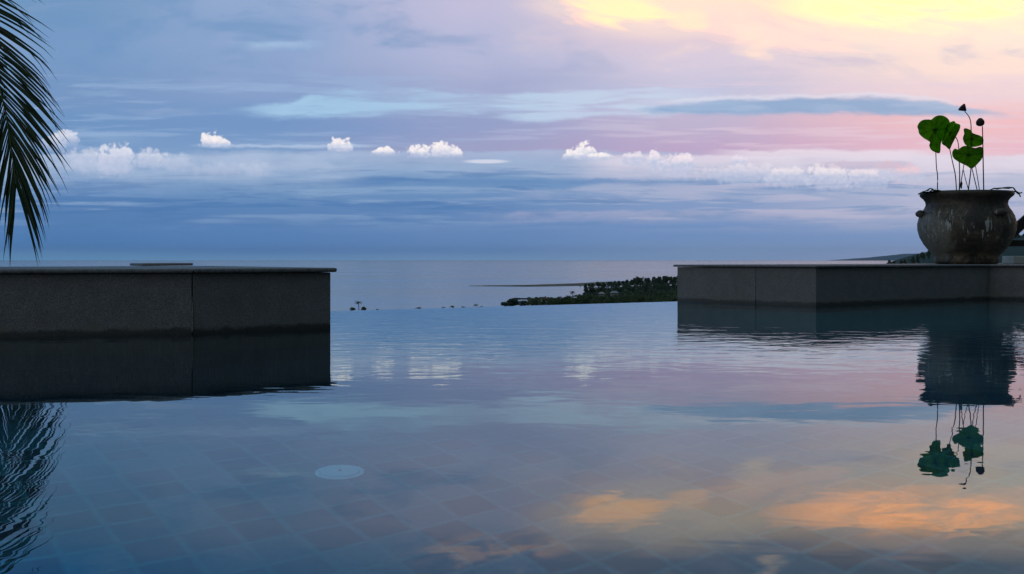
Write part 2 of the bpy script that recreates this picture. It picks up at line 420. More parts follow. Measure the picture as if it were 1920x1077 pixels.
# pool water: clear, refracting, gently rippled with breezier patches
def water_mat():
    m_ = bpy.data.materials.new('pool_water'); m_.use_nodes = True; nt = m_.node_tree
    for n in list(nt.nodes): nt.nodes.remove(n)
    gg = G(nt); tcx = texco(gg)
    gl = gg.node('ShaderNodeBsdfGlass'); gl.inputs['IOR'].default_value = 1.333; gl.inputs['Roughness'].default_value = 0.0
    gl.inputs['Color'].default_value = (0.86, 0.98, 1.0, 1)
    mp = gg.node('ShaderNodeMapping'); mp.inputs['Rotation'].default_value = (0, 0, 0.25); mp.inputs['Scale'].default_value = (0.55, 1.0, 1.0)
    nt.links.new(tcx, mp.inputs[0])
    a = gg.noise(mp.outputs[0], 7.0, 2, 0.5, 0.6)
    b = gg.noise(mp.outputs[0], 24.0, 2, 0.5, 0.3)
    sp = gg.node('ShaderNodeSeparateXYZ'); nt.links.new(tcx, sp.inputs[0])
    yy = V(gg, sp.outputs[1])
    patch = gg.noise(tcx, 0.55, 3, 0.5)
    breeze = gg.ss(yy + (patch - 0.5) * 3.0, 2.4, 5.2, 0.10, 1.0)
    h = (a * 1.0 + b * 0.16 * breeze) * breeze
    bp = gg.node('ShaderNodeBump'); bp.inputs['Strength'].default_value = 1.0; bp.inputs['Distance'].default_value = 0.0022
    gg.put(bp.inputs['Height'], h); nt.links.new(bp.outputs[0], gl.inputs['Normal'])
    out = gg.node('ShaderNodeOutputMaterial'); nt.links.new(gl.outputs[0], out.inputs[0])
    return m_
M_water = water_mat()

# sea
def sea_mat():
    m_, gg, bs = material('sea_water')
    tcx = texco(gg)
    mp = gg.node('ShaderNodeMapping'); mp.inputs['Scale'].default_value = (0.35, 1.0, 1.0); gg.nt.links.new(tcx, mp.inputs[0])
    big_ = gg.noise(mp.outputs[0], 0.0022, 5, 0.6)
    sm = gg.noise(mp.outputs[0], 0.05, 4, 0.6)
    gg.put(bs.inputs['Base Color'], gg.mix(gg.ss(big_, 0.4, 0.65), (0.20, 0.28, 0.32, 1), (0.26, 0.35, 0.38, 1)))
    gg.put(bs.inputs['Roughness'], gg.ss(big_, 0.35, 0.65, 0.16, 0.24))
    bs.inputs['IOR'].default_value = 1.333
    bump(gg, bs, sm, 0.3, 0.25)
    return m_
M_sea = sea_mat()
M_sand = simple('sand_and_reef', (0.20, 0.17, 0.12), (0.07, 0.08, 0.05), 0.02, 0.9, 0)
M_land = simple('grassy_land', (0.045, 0.065, 0.03), (0.02, 0.035, 0.016), 0.03, 0.95, 0.2, 0.5)
M_hill = simple('forested_hill', (0.030, 0.075, 0.070), (0.018, 0.045, 0.040), 0.05, 0.95, 0.8, 3.0)
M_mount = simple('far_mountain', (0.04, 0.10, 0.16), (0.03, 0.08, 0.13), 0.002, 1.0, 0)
M_leaf_a = simple('dark_foliage', (0.035, 0.075, 0.050), (0.080, 0.125, 0.065), 0.35, 0.8, 0)
M_leaf_b = simple('green_foliage', (0.060, 0.100, 0.040), (0.120, 0.160, 0.070), 0.35, 0.8, 0)
M_palm = simple('palm_foliage', (0.045, 0.080, 0.030), (0.085, 0.120, 0.050), 1.2, 0.6, 0)
M_bark = simple('bark', (0.09, 0.07, 0.05), (0.045, 0.035, 0.028), 3.0, 0.9, 0.4, 0.02)

# ------------------------------------------------------------------ pool
d_ = lambda dep: CAMH * F / dep
def wp(x, dep):
    d = d_(dep); return ((x - 960) / F * d, d)
E1 = wp(640, 96.5); E2 = wp(1272, 78.5)
u = (Vector(E2) - Vector(E1)).normalized(); nrm = Vector((-u.y, u.x))     # weir direction and outward normal
Ea = Vector(E1) - u * 14; Eb = Vector(E2) + u * 14
DEPTH = 1.10
pool_poly = [tuple(Ea), tuple(Ea - nrm * 20), tuple(Eb - nrm * 20), tuple(Eb)]
o = obj('pool_water', [(x, y, 0) for x, y in pool_poly], [(0, 1, 2, 3)], M_water); tag(o, kind='structure')
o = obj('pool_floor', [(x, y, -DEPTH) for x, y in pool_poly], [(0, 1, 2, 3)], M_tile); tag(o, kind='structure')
# weir wall under the vanishing edge, its crest a hair under the water sheet
wv = [tuple(Ea), tuple(Eb), tuple(Eb + nrm * 0.25), tuple(Ea + nrm * 0.25)]
wi = [tuple(Ea - nrm * 0.18), tuple(Eb - nrm * 0.18), tuple(Eb - nrm * 0.002), tuple(Ea - nrm * 0.002)]
v, f = prism(wi, -3.0, -0.012)
o = obj('pool_edge', v, f, M_tile); tag(o, 'long tiled vanishing edge of the pool above the sea', 'pool edge')

# ---- left stone block
A = wp(-330, 151); A0 = wp(0, 147); B = wp(361, 139.2); Cc = wp(620, 129)
ndir = Vector((-math.sin(TH), math.cos(TH)))
def toward_weir(p, over=0.35):
    t_ = (Vector(E1) - Vector(p)).dot(nrm) + over
    return tuple(Vector(p) + nrm * t_)
def corner_join(o, z0, z1): pass
left = empty('stone_planter_wall', (Cc[0], Cc[1], 0), 'low dark stone block with rounded coping on the left, palm frond hanging behind it', 'stone block')
def rel(v, p): return [tuple(Vector(q) - Vector(p)) for q in v]
LZ = 0.351
def block_part(name, poly, z0, z1, mat, parent, bevel=0.0, segs=2):
    v, f = prism(poly, z0, z1)
    bm = bmesh.new(); vs = [bm.verts.new(Vector(q) - parent.location) for q in v]
    for q in f: bm.faces.new([vs[i] for i in q])
    bmesh.ops.recalc_face_normals(bm, faces=bm.faces)
    return bobj(name, bm, mat, parent, bevel=bevel, segs=segs)
gap = 0.0035
dirAB = (Vector(B) - Vector(A)).normalized(); dirBC = (Vector(Cc) - Vector(B)).normalized()
B1 = tuple(Vector(B) - dirAB * gap); B2 = tuple(Vector(B) + dirBC * gap)
polyL1 = [A, B1, toward_weir(B1), toward_weir(A)]
polyL2 = [B2, Cc, toward_weir(Cc), toward_weir(B2)]
block_part('cladding', polyL1, -DEPTH + 0.002, LZ - 0.026, M_stone, left, 0.004)
block_part('cladding', polyL2, -DEPTH + 0.002, LZ - 0.026, M_stone, left, 0.004)
M_joint = simple('stained_mortar', (0.05, 0.045, 0.035), (0.015, 0.014, 0.012), 30, 0.9, 0.3, 0.003)
jin = 0.006
block_part('mortar_joint', [tuple(Vector(B1) - Vector((0, -jin))), tuple(Vector(B2) + Vector((0, jin))), tuple(Vector(B2) + Vector((0, 0.3))), tuple(Vector(B1) + Vector((0, 0.3)))], -0.6, LZ - 0.03, M_joint, left)
ov = 0.03
cp1 = offset_poly([A, B1, toward_weir(B1), toward_weir(A)], ov); cp2 = offset_poly(polyL2, ov)
# butt the two coping stones at the joint
mid1 = (Vector(cp1[1]) + Vector(cp2[0])) / 2; mid1b = (Vector(cp1[2]) + Vector(cp2[3])) / 2
cL1 = [cp1[0], tuple(mid1 - dirAB * 0.0015), tuple(mid1b - dirAB * 0.0015), cp1[3]]
cL2 = [tuple(mid1 + dirAB * 0.0015), cp2[1], cp2[2], tuple(mid1b + dirAB * 0.0015)]
block_part('coping', cL1, LZ - 0.024, LZ, M_coping, left, 0.011, 4)
block_part('coping', cL2, LZ - 0.024, LZ + 0.001, M_coping, left, 0.011, 4)
# lime streak running out of the joint
M_lime = simple('lime_stain', (0.32, 0.30, 0.24), (0.16, 0.15, 0.12), 80, 0.8, 0.2, 0.002)
sv_ = []; fv_ = []
zs = [0.20, 0.17, 0.14, 0.10, 0.06, 0.03, 0.01]
ws = [0.001, 0.003, 0.006, 0.008, 0.006, 0.007, 0.003]
cen = Vector((B[0], B[1] - 0.004))
for i, (z, w_) in enumerate(zip(zs, ws)):
    j = rnd.uniform(-0.002, 0.002)
    for s_ in (-1, 1): sv_.append(Vector((cen.x + j + s_ * w_ * 0.5, cen.y - 0.001, z)) - left.location)
    for s_ in (-1, 1): sv_.append(Vector((cen.x + j + s_ * w_ * 0.5, cen.y + 0.006, z)) - left.location)
for i in range(len(zs) - 1):
    a = i * 4; b = a + 4
    fv_ += [(a, a + 1, b + 1, b), (a + 1, a + 3, b + 3, b + 1), (a + 3, a + 2, b + 2, b + 3), (a + 2, a, b, b + 2)]
so = obj('stain', sv_, fv_, M_lime, left); so['label'] = 'pale lime streak running out of the mortar joint'

# a further coping slab resting on the block
sl_a = px(268, 500, 7.6); sl_b = px(362, 500, 8.3)
poly = [(sl_a.x, sl_a.y), (sl_b.x, sl_b.y), (sl_b.x - 0.25, sl_b.y + 0.35), (sl_a.x - 0.22, sl_a.y + 0.35)]
v, f = prism(poly, LZ + 0.003, LZ + 0.022)
bm = bmesh.new(); vs = [bm.verts.new(q) for q in v]
for q in f: bm.faces.new([vs[i] for i in q])
bmesh.ops.recalc_face_normals(bm, faces=bm.faces)
o = bobj('stone_slab', bm, M_coping, bevel=0.005); tag(o, 'thin loose stone slab lying on top of the left stone block', 'slab')

# ---- right stone block
P1 = wp(1270, 77.2); P2 = wp(1530, 87); P3 = wp(1854, 74)
d23 = (Vector(P3) - Vector(P2)).normalized(); d12 = (Vector(P2) - Vector(P1)).normalized()
P4 = tuple(Vector(P3) + d12 * 2.6); P4b = tuple(Vector(P4) + d23 * 8); P1b = tuple(Vector(P1) + d23 * 14)
RZ = LZ
rightb = empty('stone_planter_wall', (P2[0], P2[1], 0), 'low stone block on the right with a lit left face, carrying the clay pot', 'stone block')
jp = Vector(P1) + d12 * ((Vector(wp(1420, 82.6)) - Vector(P1)).length)
# stone 1 and 2 on the lit face, long stone on the shaded face, last stone past the corner
deep_ = d23 * 0.5
g2 = 0.0025
block_part('cladding', [P1, tuple(jp - d12 * g2), tuple(jp - d12 * g2 + deep_), tuple(Vector(P1) + deep_)], -DEPTH + 0.002, RZ - 0.024, M_stone, rightb, 0.003)
block_part('cladding', [tuple(jp + d12 * g2), P2, P3, tuple(Vector(P3) - d12 * 0.9), tuple(jp + d12 * g2 + deep_)], -DEPTH + 0.002, RZ - 0.024, M_stone, rightb, 0.003)
block_part('cladding', [tuple(Vector(P3) + d23 * 0.02 - d12 * 0.9), tuple(Vector(P3) + d23 * 0.02), P4, P4b, tuple(Vector(P4b) - d12 * 2.9)], -DEPTH + 0.002, RZ - 0.024, M_stone, rightb, 0.003)
block_part('core', [tuple(Vector(P1) + deep_ * 1.02), tuple(Vector(P1) + deep_ * 1.02 + d12 * 0.6), tuple(Vector(P3) - d12 * 0.92), tuple(Vector(P3) - d12 * 0.92 + d23 * 8), P1b], -DEPTH + 0.002, RZ - 0.03, M_stone, rightb)
cpr = offset_poly([P1, P2, P3, P4, P4b, P1b], ov)
bm = bmesh.new()
v, f = prism(cpr, RZ - 0.021, RZ)
vs = [bm.verts.new(Vector(q) - rightb.location) for q in v]
for q in f: bm.faces.new([vs[i] for i in q])
bmesh.ops.recalc_face_normals(bm, faces=bm.faces)
bobj('coping', bm, M_coping, rightb, bevel=0.010, segs=4)

# ------------------------------------------------------------------ pool drain cover
M_white = simple('white_plastic', (0.42, 0.86, 1.0), (0.34, 0.76, 0.92), 30, 0.5, 0)
dep_ = 401.0
al = math.atan(dep_ / F); be = math.acos(math.cos(al) / 1.333)
yd = CAMH / math.tan(al) + DEPTH / math.tan(be)
dr = empty('drain_cover', (-323 / F * yd, yd, -DEPTH), 'round white plastic fitting set in the blue tiled pool floor', 'drain cover', rz=TH)
def disc(r, z0, z1, n=40):
    v = [(r * math.cos(2 * math.pi * k / n), r * math.sin(2 * math.pi * k / n), z0) for k in range(n)]
    v += [(r * 0.93 * math.cos(2 * math.pi * k / n), r * 0.93 * math.sin(2 * math.pi * k / n), z1) for k in range(n)]
    f = [tuple(range(n, 2 * n))] + [(k, (k + 1) % n, n + (k + 1) % n, n + k) for k in range(n)]
    return v, f
v, f = disc(0.062, 0.006, 0.016); obj('cover', v, f, M_white, dr)
v, f = disc(0.074, 0.001, 0.006); ring = obj('rim', v, f, M_white, dr)
v, f = disc(0.006, 0.0165, 0.020, 12); obj('screw', v, f, simple('steel', (0.2, 0.2, 0.2), (0.3, 0.3, 0.3), 50, 0.4, 0), dr)

# ------------------------------------------------------------------ clay pot
PD = 11.6; PCX = (1811.5 - 960) / F * PD; u2 = PD / F
def pot_mat():
    m_, gg, bs = material('weathered_clay')
    tcx = texco(gg)
    sp = gg.node('ShaderNodeSeparateXYZ'); gg.nt.links.new(tcx, sp.inputs[0]); xx, yy, zz = [V(gg, o_) for o_ in sp.outputs]
    n1 = gg.noise(tcx, 4.6, 7, 0.70, 0.8); n2 = gg.noise(tcx, 26, 5, 0.7)
    c = gg.mix(gg.ss(n1, 0.35, 0.65), (0.030, 0.024, 0.017, 1), (0.125, 0.098, 0.062, 1))
    c = gg.mix(gg.ss(n2, 0.4, 0.7, 0, 0.5), c, (0.03, 0.03, 0.027, 1))
    # pale mineral bloom patch on the left flank and along the foot
    ex = (xx + 0.40 + (n1 - 0.5) * 0.3) / 0.15; ez = (zz - 0.30 - (xx + 0.4) * -0.9) / 0.22
    c = gg.mix(gg.ss(ex * ex + ez * ez, 1.0, 0.4) * gg.ss(n2, 0.3, 0.6, 0.4, 0.9), c, (0.24, 0.225, 0.18, 1))
    ft = gg.ss(zz + (n1 - 0.5) * 0.15, 0.14, 0.08) * gg.ss(n1, 0.42, 0.56)
    c = gg.mix(ft * 0.7, c, (0.24, 0.19, 0.12, 1))
    # whitish scratches and drips
    mp = gg.node('ShaderNodeMapping'); mp.inputs['Scale'].default_value = (30, 30, 5.5); gg.nt.links.new(tcx, mp.inputs[0])
    mp.inputs['Rotation'].default_value = (0.12, 0.1, 0)
    sc = gg.noise(mp.outputs[0], 1.0, 4, 0.6, 0.8)
    mask = gg.ss(gg.noise(tcx, 4.2, 3, 0.5), 0.42, 0.54) * gg.ss(zz, 0.20, 0.32) * gg.ss(zz, 0.62, 0.52)
    c = gg.mix(gg.ss(sc, 0.56, 0.64) * mask * 0.85, c, (0.50, 0.50, 0.45, 1))
    gg.put(bs.inputs['Base Color'], c); gg.put(bs.inputs['Roughness'], gg.ss(n2, 0.3, 0.7, 0.45, 0.8))
    bump(gg, bs, n2 * 0.5 + n1 + sc * 0.15, 0.7, 0.012)
    return m_
M_pot = pot_mat()
pot = empty('clay_pot', (PCX, PD, RZ + 0.001), 'round weathered dark clay pot standing on the right stone block', 'pot')
# (half width px, height px above coping)
prof = [(r_ * 0.955, h_) for r_, h_ in [(52, 0), (57, 0.5), (59, 6), (58, 12), (60, 16), (68, 24), (78, 36), (86, 50), (90, 64), (90.5, 76), (87, 89), (82, 98), (77, 105), (74.5, 111), (75.5, 117), (79, 122), (84, 126), (86, 129), (85.5, 133), (83, 134.5), (78, 134), (74, 130), (70, 122), (67, 112), (66, 100)]]
NS = 96
v = []; f = []
for i, (r, h) in enumerate(prof):
    for k in range(NS):
        t_ = 2 * math.pi * k / NS
        w_ = 1 + 0.006 * math.sin(3 * t_ + i * 0.2) + 0.004 * math.sin(7 * t_ - i * 0.4) + rnd.uniform(-0.0012, 0.0012)
        v.append((r * u2 * w_ * math.cos(t_), r * u2 * w_ * math.sin(t_), h * u2 + 0.002 * math.sin(2 * t_ + 1)))
for i in range(len(prof) - 1):
    for k in range(NS): f.append((i * NS + k, i * NS + (k + 1) % NS, (i + 1) * NS + (k + 1) % NS, (i + 1) * NS + k))
obj('body', v, f, M_pot, pot, True)
n = NS // 2
M_soil = simple('potting_mud', (0.03, 0.022, 0.015), (0.012, 0.010, 0.008), 20, 0.6, 0.6, 0.02)
v = [(0, 0, 0.60)] + [(0.375 * math.cos(2 * math.pi * k / n), 0.375 * math.sin(2 * math.pi * k / n), 0.60) for k in range(n)]
obj('mud', v, [(0, 1 + k, 1 + (k + 1) % n) for k in range(n)], M_soil, pot)
def lug(ang, z, s=1.0):
    bm = bmesh.new()
    bmesh.ops.create_uvsphere(bm, u_segments=20, v_segments=12, radius=1)
    for q in bm.verts:
        x, y, z_ = q.co
        sag = 1.0 - 0.35 * max(0, -z_)
        q.co = Vector((x * 0.045, y * 0.075 * s * sag, z_ * 0.040 + 0.012 * (1 - y * y)))
        q.co += Vector((1, 0, 0)) * 0.006 * math.sin(9 * y)
    r = 0.485
    M_ = Matrix.Translation((r * math.cos(ang), r * math.sin(ang), z)) @ Matrix.Rotation(ang, 4, 'Z')
    bmesh.ops.transform(bm, matrix=M_, verts=bm.verts)
    bobj('lug', bm, M_pot, pot, True)
lug(math.radians(176), 0.535); lug(math.radians(-70), 0.535, 1.2); lug(math.radians(60), 0.535); lug(math.radians(20), 0.53)

# ------------------------------------------------------------------ lotus plant in the pot
def leafmat(name, a, b):
    m_, gg, bs = material(name)
    tcx = texco(gg); n1 = gg.noise(tcx, 14, 5, 0.6)
    at_ = gg.node('ShaderNodeAttribute'); at_.attribute_name = 'vein'; vein = V(gg, at_.outputs['Fac'])
    gg.put(bs.inputs['Base Color'], gg.mix(vein * 0.6, gg.mix(gg.ss(n1, 0.35, 0.65), tuple(a) + (1,), tuple(b) + (1,)), (0.10, 0.17, 0.05, 1)))
    bs.inputs['Roughness'].default_value = 0.7; bs.inputs['Specular IOR Level'].default_value = 0.12
    nt = m_.node_tree
    tl = gg.node('ShaderNodeBsdfTranslucent'); gg.put(tl.inputs[0], gg.mix(vein * 0.85, gg.mix(gg.ss(n1, 0.35, 0.65), (0.32, 0.66, 0.005, 1), (0.46, 0.85, 0.01, 1)), (0.03, 0.12, 0.01, 1)))
    mx = gg.node('ShaderNodeMixShader'); mx.inputs[0].default_value = 0.70
    nt.links.new(bs.outputs[0], mx.inputs[1]); nt.links.new(tl.outputs[0], mx.inputs[2])
    nt.links.new(mx.outputs[0], nt.nodes['Material Output'].inputs[0])
    bump(gg, bs, n1, 0.3, 0.01)
    return m_
M_lotus = leafmat('lotus_leaf', (0.055, 0.130, 0.008), (0.080, 0.180, 0.012))
M_stem = simple('stem', (0.035, 0.040, 0.020), (0.020, 0.022, 0.012), 30, 0.7, 0)
M_pod = simple('seed_pod', (0.050, 0.035, 0.028), (0.028, 0.020, 0.018), 40, 0.8, 0.4, 0.004)
M_wilt = simple('wilted_leaf', (0.035, 0.060, 0.025), (0.045, 0.040, 0.022), 16, 0.8, 0.5, 0.01)
Z0 = Vector((PCX, PD, RZ + 0.60))
lotus = empty('lotus_plant', tuple(Z0), 'lotus with four green leaves and two seed pods growing from the clay pot', 'plant')
def q4(x, y, dd=0.0):     # zoom coordinates of the pot study -> world, relative to the plant
    return px(1680 + x / 3.167, 180 + y / 3.167, PD + dd) - Z0
def catmull(pts, n=6, closed=False):
    out = []; N_ = len(pts)
    rng = range(N_) if closed else range(N_ - 1)
    for i in rng:
        p = [Vector(pts[(i + j - 1) % N_]) if closed else Vector(pts[max(0, min(N_ - 1, i + j - 1))]) for j in range(4)]
        for k in range(n):
            t_ = k / n
            out.append(0.5 * ((2 * p[1]) + (-p[0] + p[2]) * t_ + (2 * p[0] - 5 * p[1] + 4 * p[2] - p[3]) * t_ ** 2 + (-p[0] + 3 * p[1] - 3 * p[2] + p[3]) * t_ ** 3))
    if not closed: out.append(Vector(pts[-1]))
    return out
def leaf(outline, dd, cup, centre, tilt=0.0):
    """lotus blade: grown ring by ring from its centre, cupped and waved, veins as ridges, 3 mm thick"""
    ring = catmull([Vector((a, b, 0)) for a, b in outline], 5, True)
    c = Vector((centre[0], centre[1], 0)); R_ = 9; n = len(ring)
    pts = [c]; fs = []
    for r in range(1, R_ + 1):
        for k in range(n): pts.append(c + (ring[k] - c) * (r / R_))
    for k in range(n): fs.append((0, 1 + k, 1 + (k + 1) % n))
    for r in range(R_ - 1):
        for k in range(n):
            a = 1 + r * n + k; b = 1 + r * n + (k + 1) % n
            fs.append((a, a + n, b + n, b))
    out = []; vn = []
    for i, p in enumerate(pts):
        r = 0 if i == 0 else ((i - 1) // n + 1) / R_; k = 0 if i == 0 else (i - 1) % n
        ang = 2 * math.pi * k / n
        off = cup * (r ** 2) * (0.6 + 0.4 * math.cos(2 * ang + 0.6)) + 0.012 * r * math.sin(5 * ang) + 0.006 * r * math.cos(11 * ang) + tilt * (p.y - c.y) / 100
        vn.append(min(1.0, max(0.0, math.cos(11 * ang + 0.5 * r)) ** 10 * (1.1 - 0.7 * r) + (1 if r < 0.12 else 0)))
        out.append(q4(p.x, p.y, dd + off))
    o = obj('leaf', out, fs, M_lotus, lotus, True)
    at_ = o.data.attributes.new('vein', 'FLOAT', 'POINT'); at_.data.foreach_set('value', vn)
    s_ = o.modifiers.new('solid', 'SOLIDIFY'); s_.thickness = 0.003
    return o
leaf([(128,182),(140,158),(165,142),(198,141),(207,143),(235,122),(268,117),(298,128),(318,155),(305,190),(285,235),(265,285),(260,337),(235,336),(210,322),(198,298),(202,274),(165,250),(140,226),(133,200)], -0.05, 0.14, (232, 205), 0.03)
leaf([(345,150),(356,162),(380,172),(378,200),(358,240),(335,285),(318,317),(295,300),(272,280),(285,225),(300,180),(320,158)], 0.10, -0.12, (320, 225), -0.03)
leaf([(403,198),(420,194),(445,205),(455,222),(500,238),(517,252),(514,285),(480,300),(440,302),(412,290),(398,255),(406,225)], 0.12, 0.10, (450, 258), 0.04)
leaf([(335,335),(350,314),(370,318),(398,300),(430,300),(470,311),(500,303),(518,318),(515,360),(492,395),(450,432),(420,415),(370,390),(340,365)], -0.12, 0.12, (430, 352), -0.04)
def stem(pts, r=0.0045, dds=None):
    P_ = [q4(a, b, (dds[i] if dds else 0)) for i, (a, b) in enumerate(pts)]
    P_ = catmull(P_, 5)
    v, f = tube(P_, [r * (1.25 - 0.35 * (1 - i / (len(P_) - 1))) for i in range(len(P_))], 8)
    return obj('stem', v, f, M_stem, lotus, True)
stem([(236,325),(240,420),(247,480),(246,575),(250,640)], 0.0050, [-0.05,-0.03,0,0,0])
stem([(318,312),(335,390),(352,470),(360,575),(362,640)], 0.0052, [0.1,0.08,0.05,0.02,0])
stem([(352,240),(370,285),(376,400),(378,480),(375,575),(372,640)], 0.0052, [0.13,0.15,0.1,0.05,0.02,0])
stem([(404,405),(398,440),(388,500),(374,575),(370,640)], 0.0045, [-0.08,-0.06,-0.03,0.03,0.05])
stem([(400,440),(414,500),(434,575),(440,640)], 0.0040, [-0.06,-0.03,0,0])
stem([(450,425),(466,495),(485,575),(492,640)], 0.0048, [-0.11,-0.08,-0.03,0])
stem([(470,405),(483,480),(497,575),(500,640)], 0.0042, [0,0,0.05,0.05])
stem([(513,180),(516,300),(518,420),(521,575),(521,640)], 0.0056, [-0.02,-0.02,0,0.02,0.03])
stem([(408,92),(432,122),(444,160),(446,230),(446,420),(430,560),(428,640)], 0.0050, [0.1,0.1,0.12,0.14,0.12,0.1,0.1])
def pod(cx, cy, dd, r, tilt, squash=0.8):
    """lotus seed head: flat pitted face on a cone"""
    pr = [(0.0, -1.0), (0.16, -0.98), (0.30, -0.75), (0.62, -0.25), (0.88, 0.18), (1.0, 0.42), (0.97, 0.56), (0.80, 0.62), (0.4, 0.60), (0.0, 0.60)]
    n = 24; v = []; f = []
    for a, h in pr:
        for k in range(n):
            t_ = 2 * math.pi * k / n; w_ = 1 + 0.05 * math.sin(8 * t_)
            v.append(Vector((a * r * w_ * math.cos(t_), a * r * w_ * math.sin(t_), h * r * squash)))
    for i in range(len(pr) - 1):
        for k in range(n): f.append((i * n + k, i * n + (k + 1) % n, (i + 1) * n + (k + 1) % n, (i + 1) * n + k))
    R_ = Matrix.Rotation(tilt, 3, 'Y'); c = q4(cx, cy, dd)
    return obj('seed_pod', [R_ @ q + c for q in v], f, M_pod, lotus, True)
pod(398, 74, 0.1, 0.046, math.radians(-50), 0.95)
bm = bmesh.new(); bmesh.ops.create_uvsphere(bm, u_segments=20, v_segments=14, radius=1)
for q in bm.verts:
    c_ = q.co.copy(); k_ = 1 + 0.06 * math.sin(6 * math.atan2(c_.y, c_.x))
    q.co = Vector((c_.x * 0.043 * k_, c_.y * 0.043 * k_, c_.z * 0.042 - 0.010 * (1 - abs(c_.z)) * (1 if c_.z < 0 else 0) + (0.006 if c_.z > 0.8 else 0))) + q4(500, 158, -0.02)
bobj('seed_pod', bm, M_pod, lotus, True)
# shrivelled bud low on a stem
bm = bmesh.new(); bmesh.ops.create_uvsphere(bm, u_segments=12, v_segments=10, radius=1)
for q in bm.verts:
    q.co = Vector((q.co.x * 0.011 * (1 + 0.3 * math.sin(q.co.z * 5)), q.co.y * 0.011, q.co.z * 0.045)) + q4(388, 528, -0.02)
bobj('bud', bm, M_pod, lotus, True)
def wilt(pts, hw, dd):
    """crumpled strip-like dead leaf draped over the rim"""
    cs = catmull([Vector((a, b, 0)) for a, b in pts], 5); v = []; f = []; W_ = 6
    for i, p in enumerate(cs):
        s_ = i / (len(cs) - 1); w_ = hw * (math.sin(math.pi * min(1, max(0.03, s_ * 0.94 + 0.03))) ** 0.6)
        for j in range(W_ + 1):
            a = j / W_ * 2 - 1
            q = q4(p.x, p.y + rnd.uniform(-2.0, 2.0) + abs(a) * w_ * 90 * (0.6 + 0.4 * math.sin(i * 1.1)), dd + a * w_ * 1.6)
            q.x += rnd.uniform(-0.006, 0.006); v.append(q)
    for i in range(len(cs) - 1):
        for j in range(W_): f.append((i * (W_ + 1) + j, i * (W_ + 1) + j + 1, (i + 1) * (W_ + 1) + j + 1, (i + 1) * (W_ + 1) + j))
    o = obj('wilted_leaf', v, f, M_wilt, lotus, True)
    s_ = o.modifiers.new('solid', 'SOLIDIFY'); s_.thickness = 0.006
    o['label'] = 'dark withered leaf drooping over the pot rim'
wilt([(255,566),(225,556),(205,548),(180,560),(150,572),(132,582)], 0.075, -0.12)
wilt([(540,568),(580,552),(630,548),(690,545),(712,566),(735,578),(748,574)], 0.085, -0.02)
wilt([(690,566),(712,572),(728,584),(738,600)], 0.04, -0.06)
wilt([(195,575),(215,562),(250,562),(290,570)], 0.05, -0.2)

# ------------------------------------------------------------------ right edge: timber railing and pale block
M_timber = simple('dark_timber', (0.028, 0.020, 0.018), (0.014, 0.011, 0.010), 14, 0.6, 0.3, 0.004)
def beam(name, a, b, w, h, parent):
    a = Vector(a); b = Vector(b); d = (b - a).normalized()
    s_ = d.cross(Vector((0, 0, 1))).normalized() * (w / 2); t_ = s_.cross(d).normalized() * (h / 2)
    v = [p + x * s_ + y * t_ - parent.location for p in (a, b) for x, y in ((-1, -1), (1, -1), (1, 1), (-1, 1))]
    bm = bmesh.new(); vs = [bm.verts.new(q) for q in v]
    for q in [(0, 1, 2, 3), (7, 6, 5, 4), (0, 4, 5, 1), (1, 5, 6, 2), (2, 6, 7, 3), (3, 7, 4, 0)]: bm.faces.new([vs[i] for i in q])
    bmesh.ops.recalc_face_normals(bm, faces=bm.faces)
    return bobj(name, bm, M_timber, parent, bevel=0.004)
RD = 13.4
rail = empty('timber_railing', tuple(px(1990, 494, RD)), 'dark timber railing with a sloping brace behind the clay pot', 'railing')
beam('brace', px(1868, 462, RD), px(2010, 338, RD), 0.05, 0.125, rail)
beam('rail', px(1862, 456.5, RD + 0.06), px(2150, 456.5, RD + 0.06), 0.05, 0.078, rail)
beam('post', px(1990, 497.0, RD), px(1990, 330, RD), 0.09, 0.09, rail)
beam('rail', px(1960, 345, RD + 0.07), px(2200, 345, RD + 0.07), 0.05, 0.07, rail)
M_pale = simple('pale_render', (0.60, 0.58, 0.50), (0.48, 0.46, 0.40), 8, 0.85, 0.3, 0.004)
wb = px(1901, 495, 12.2)
v, f = prism([(wb.x, wb.y), (wb.x + 0.9, wb.y), (wb.x + 0.9, wb.y + 0.3), (wb.x, wb.y + 0.3)], RZ + 0.001, RZ + 0.090)
bm = bmesh.new(); vs = [bm.verts.new(q) for q in v]
for q in f: bm.faces.new([vs[i] for i in q])
bmesh.ops.recalc_face_normals(bm, faces=bm.faces)
o = bobj('pale_block', bm, M_pale, bevel=0.008); tag(o, 'pale cream rectangular block at the right edge beside the clay pot', 'block')

# ------------------------------------------------------------------ near coconut palm, one frond hanging into view
PALMD = 17.5
M_frond = simple('frond', (0.030, 0.065, 0.030), (0.065, 0.085, 0.035), 3.0, 0.5, 0)
M_dead = simple('dry_frond', (0.09, 0.040, 0.030), (0.05, 0.028, 0.022), 3.0, 0.8, 0)
M_rachis = simple('rachis', (0.10, 0.14, 0.05), (0.06, 0.09, 0.035), 5.0, 0.6, 0)
crown_c = px(-250, -150, PALMD)
palm = empty('coconut_palm', (crown_c.x - 0.8, crown_c.y + 0.5, -3.5), 'large coconut palm whose drooping frond hangs in at the top left corner', 'palm tree')
def relp(p): return Vector(p) - palm.location
tp = catmull([Vector((0, 0, -1.0)), Vector((0.1, 0, 1.5)), Vector((0.25, -0.1, 4)), relp(crown_c)], 6)
v, f = tube(tp, [0.20 - 0.07 * i / len(tp) + 0.012 * (i % 2) for i in range(len(tp))], 14); obj('trunk', v, f, M_bark, palm, True)
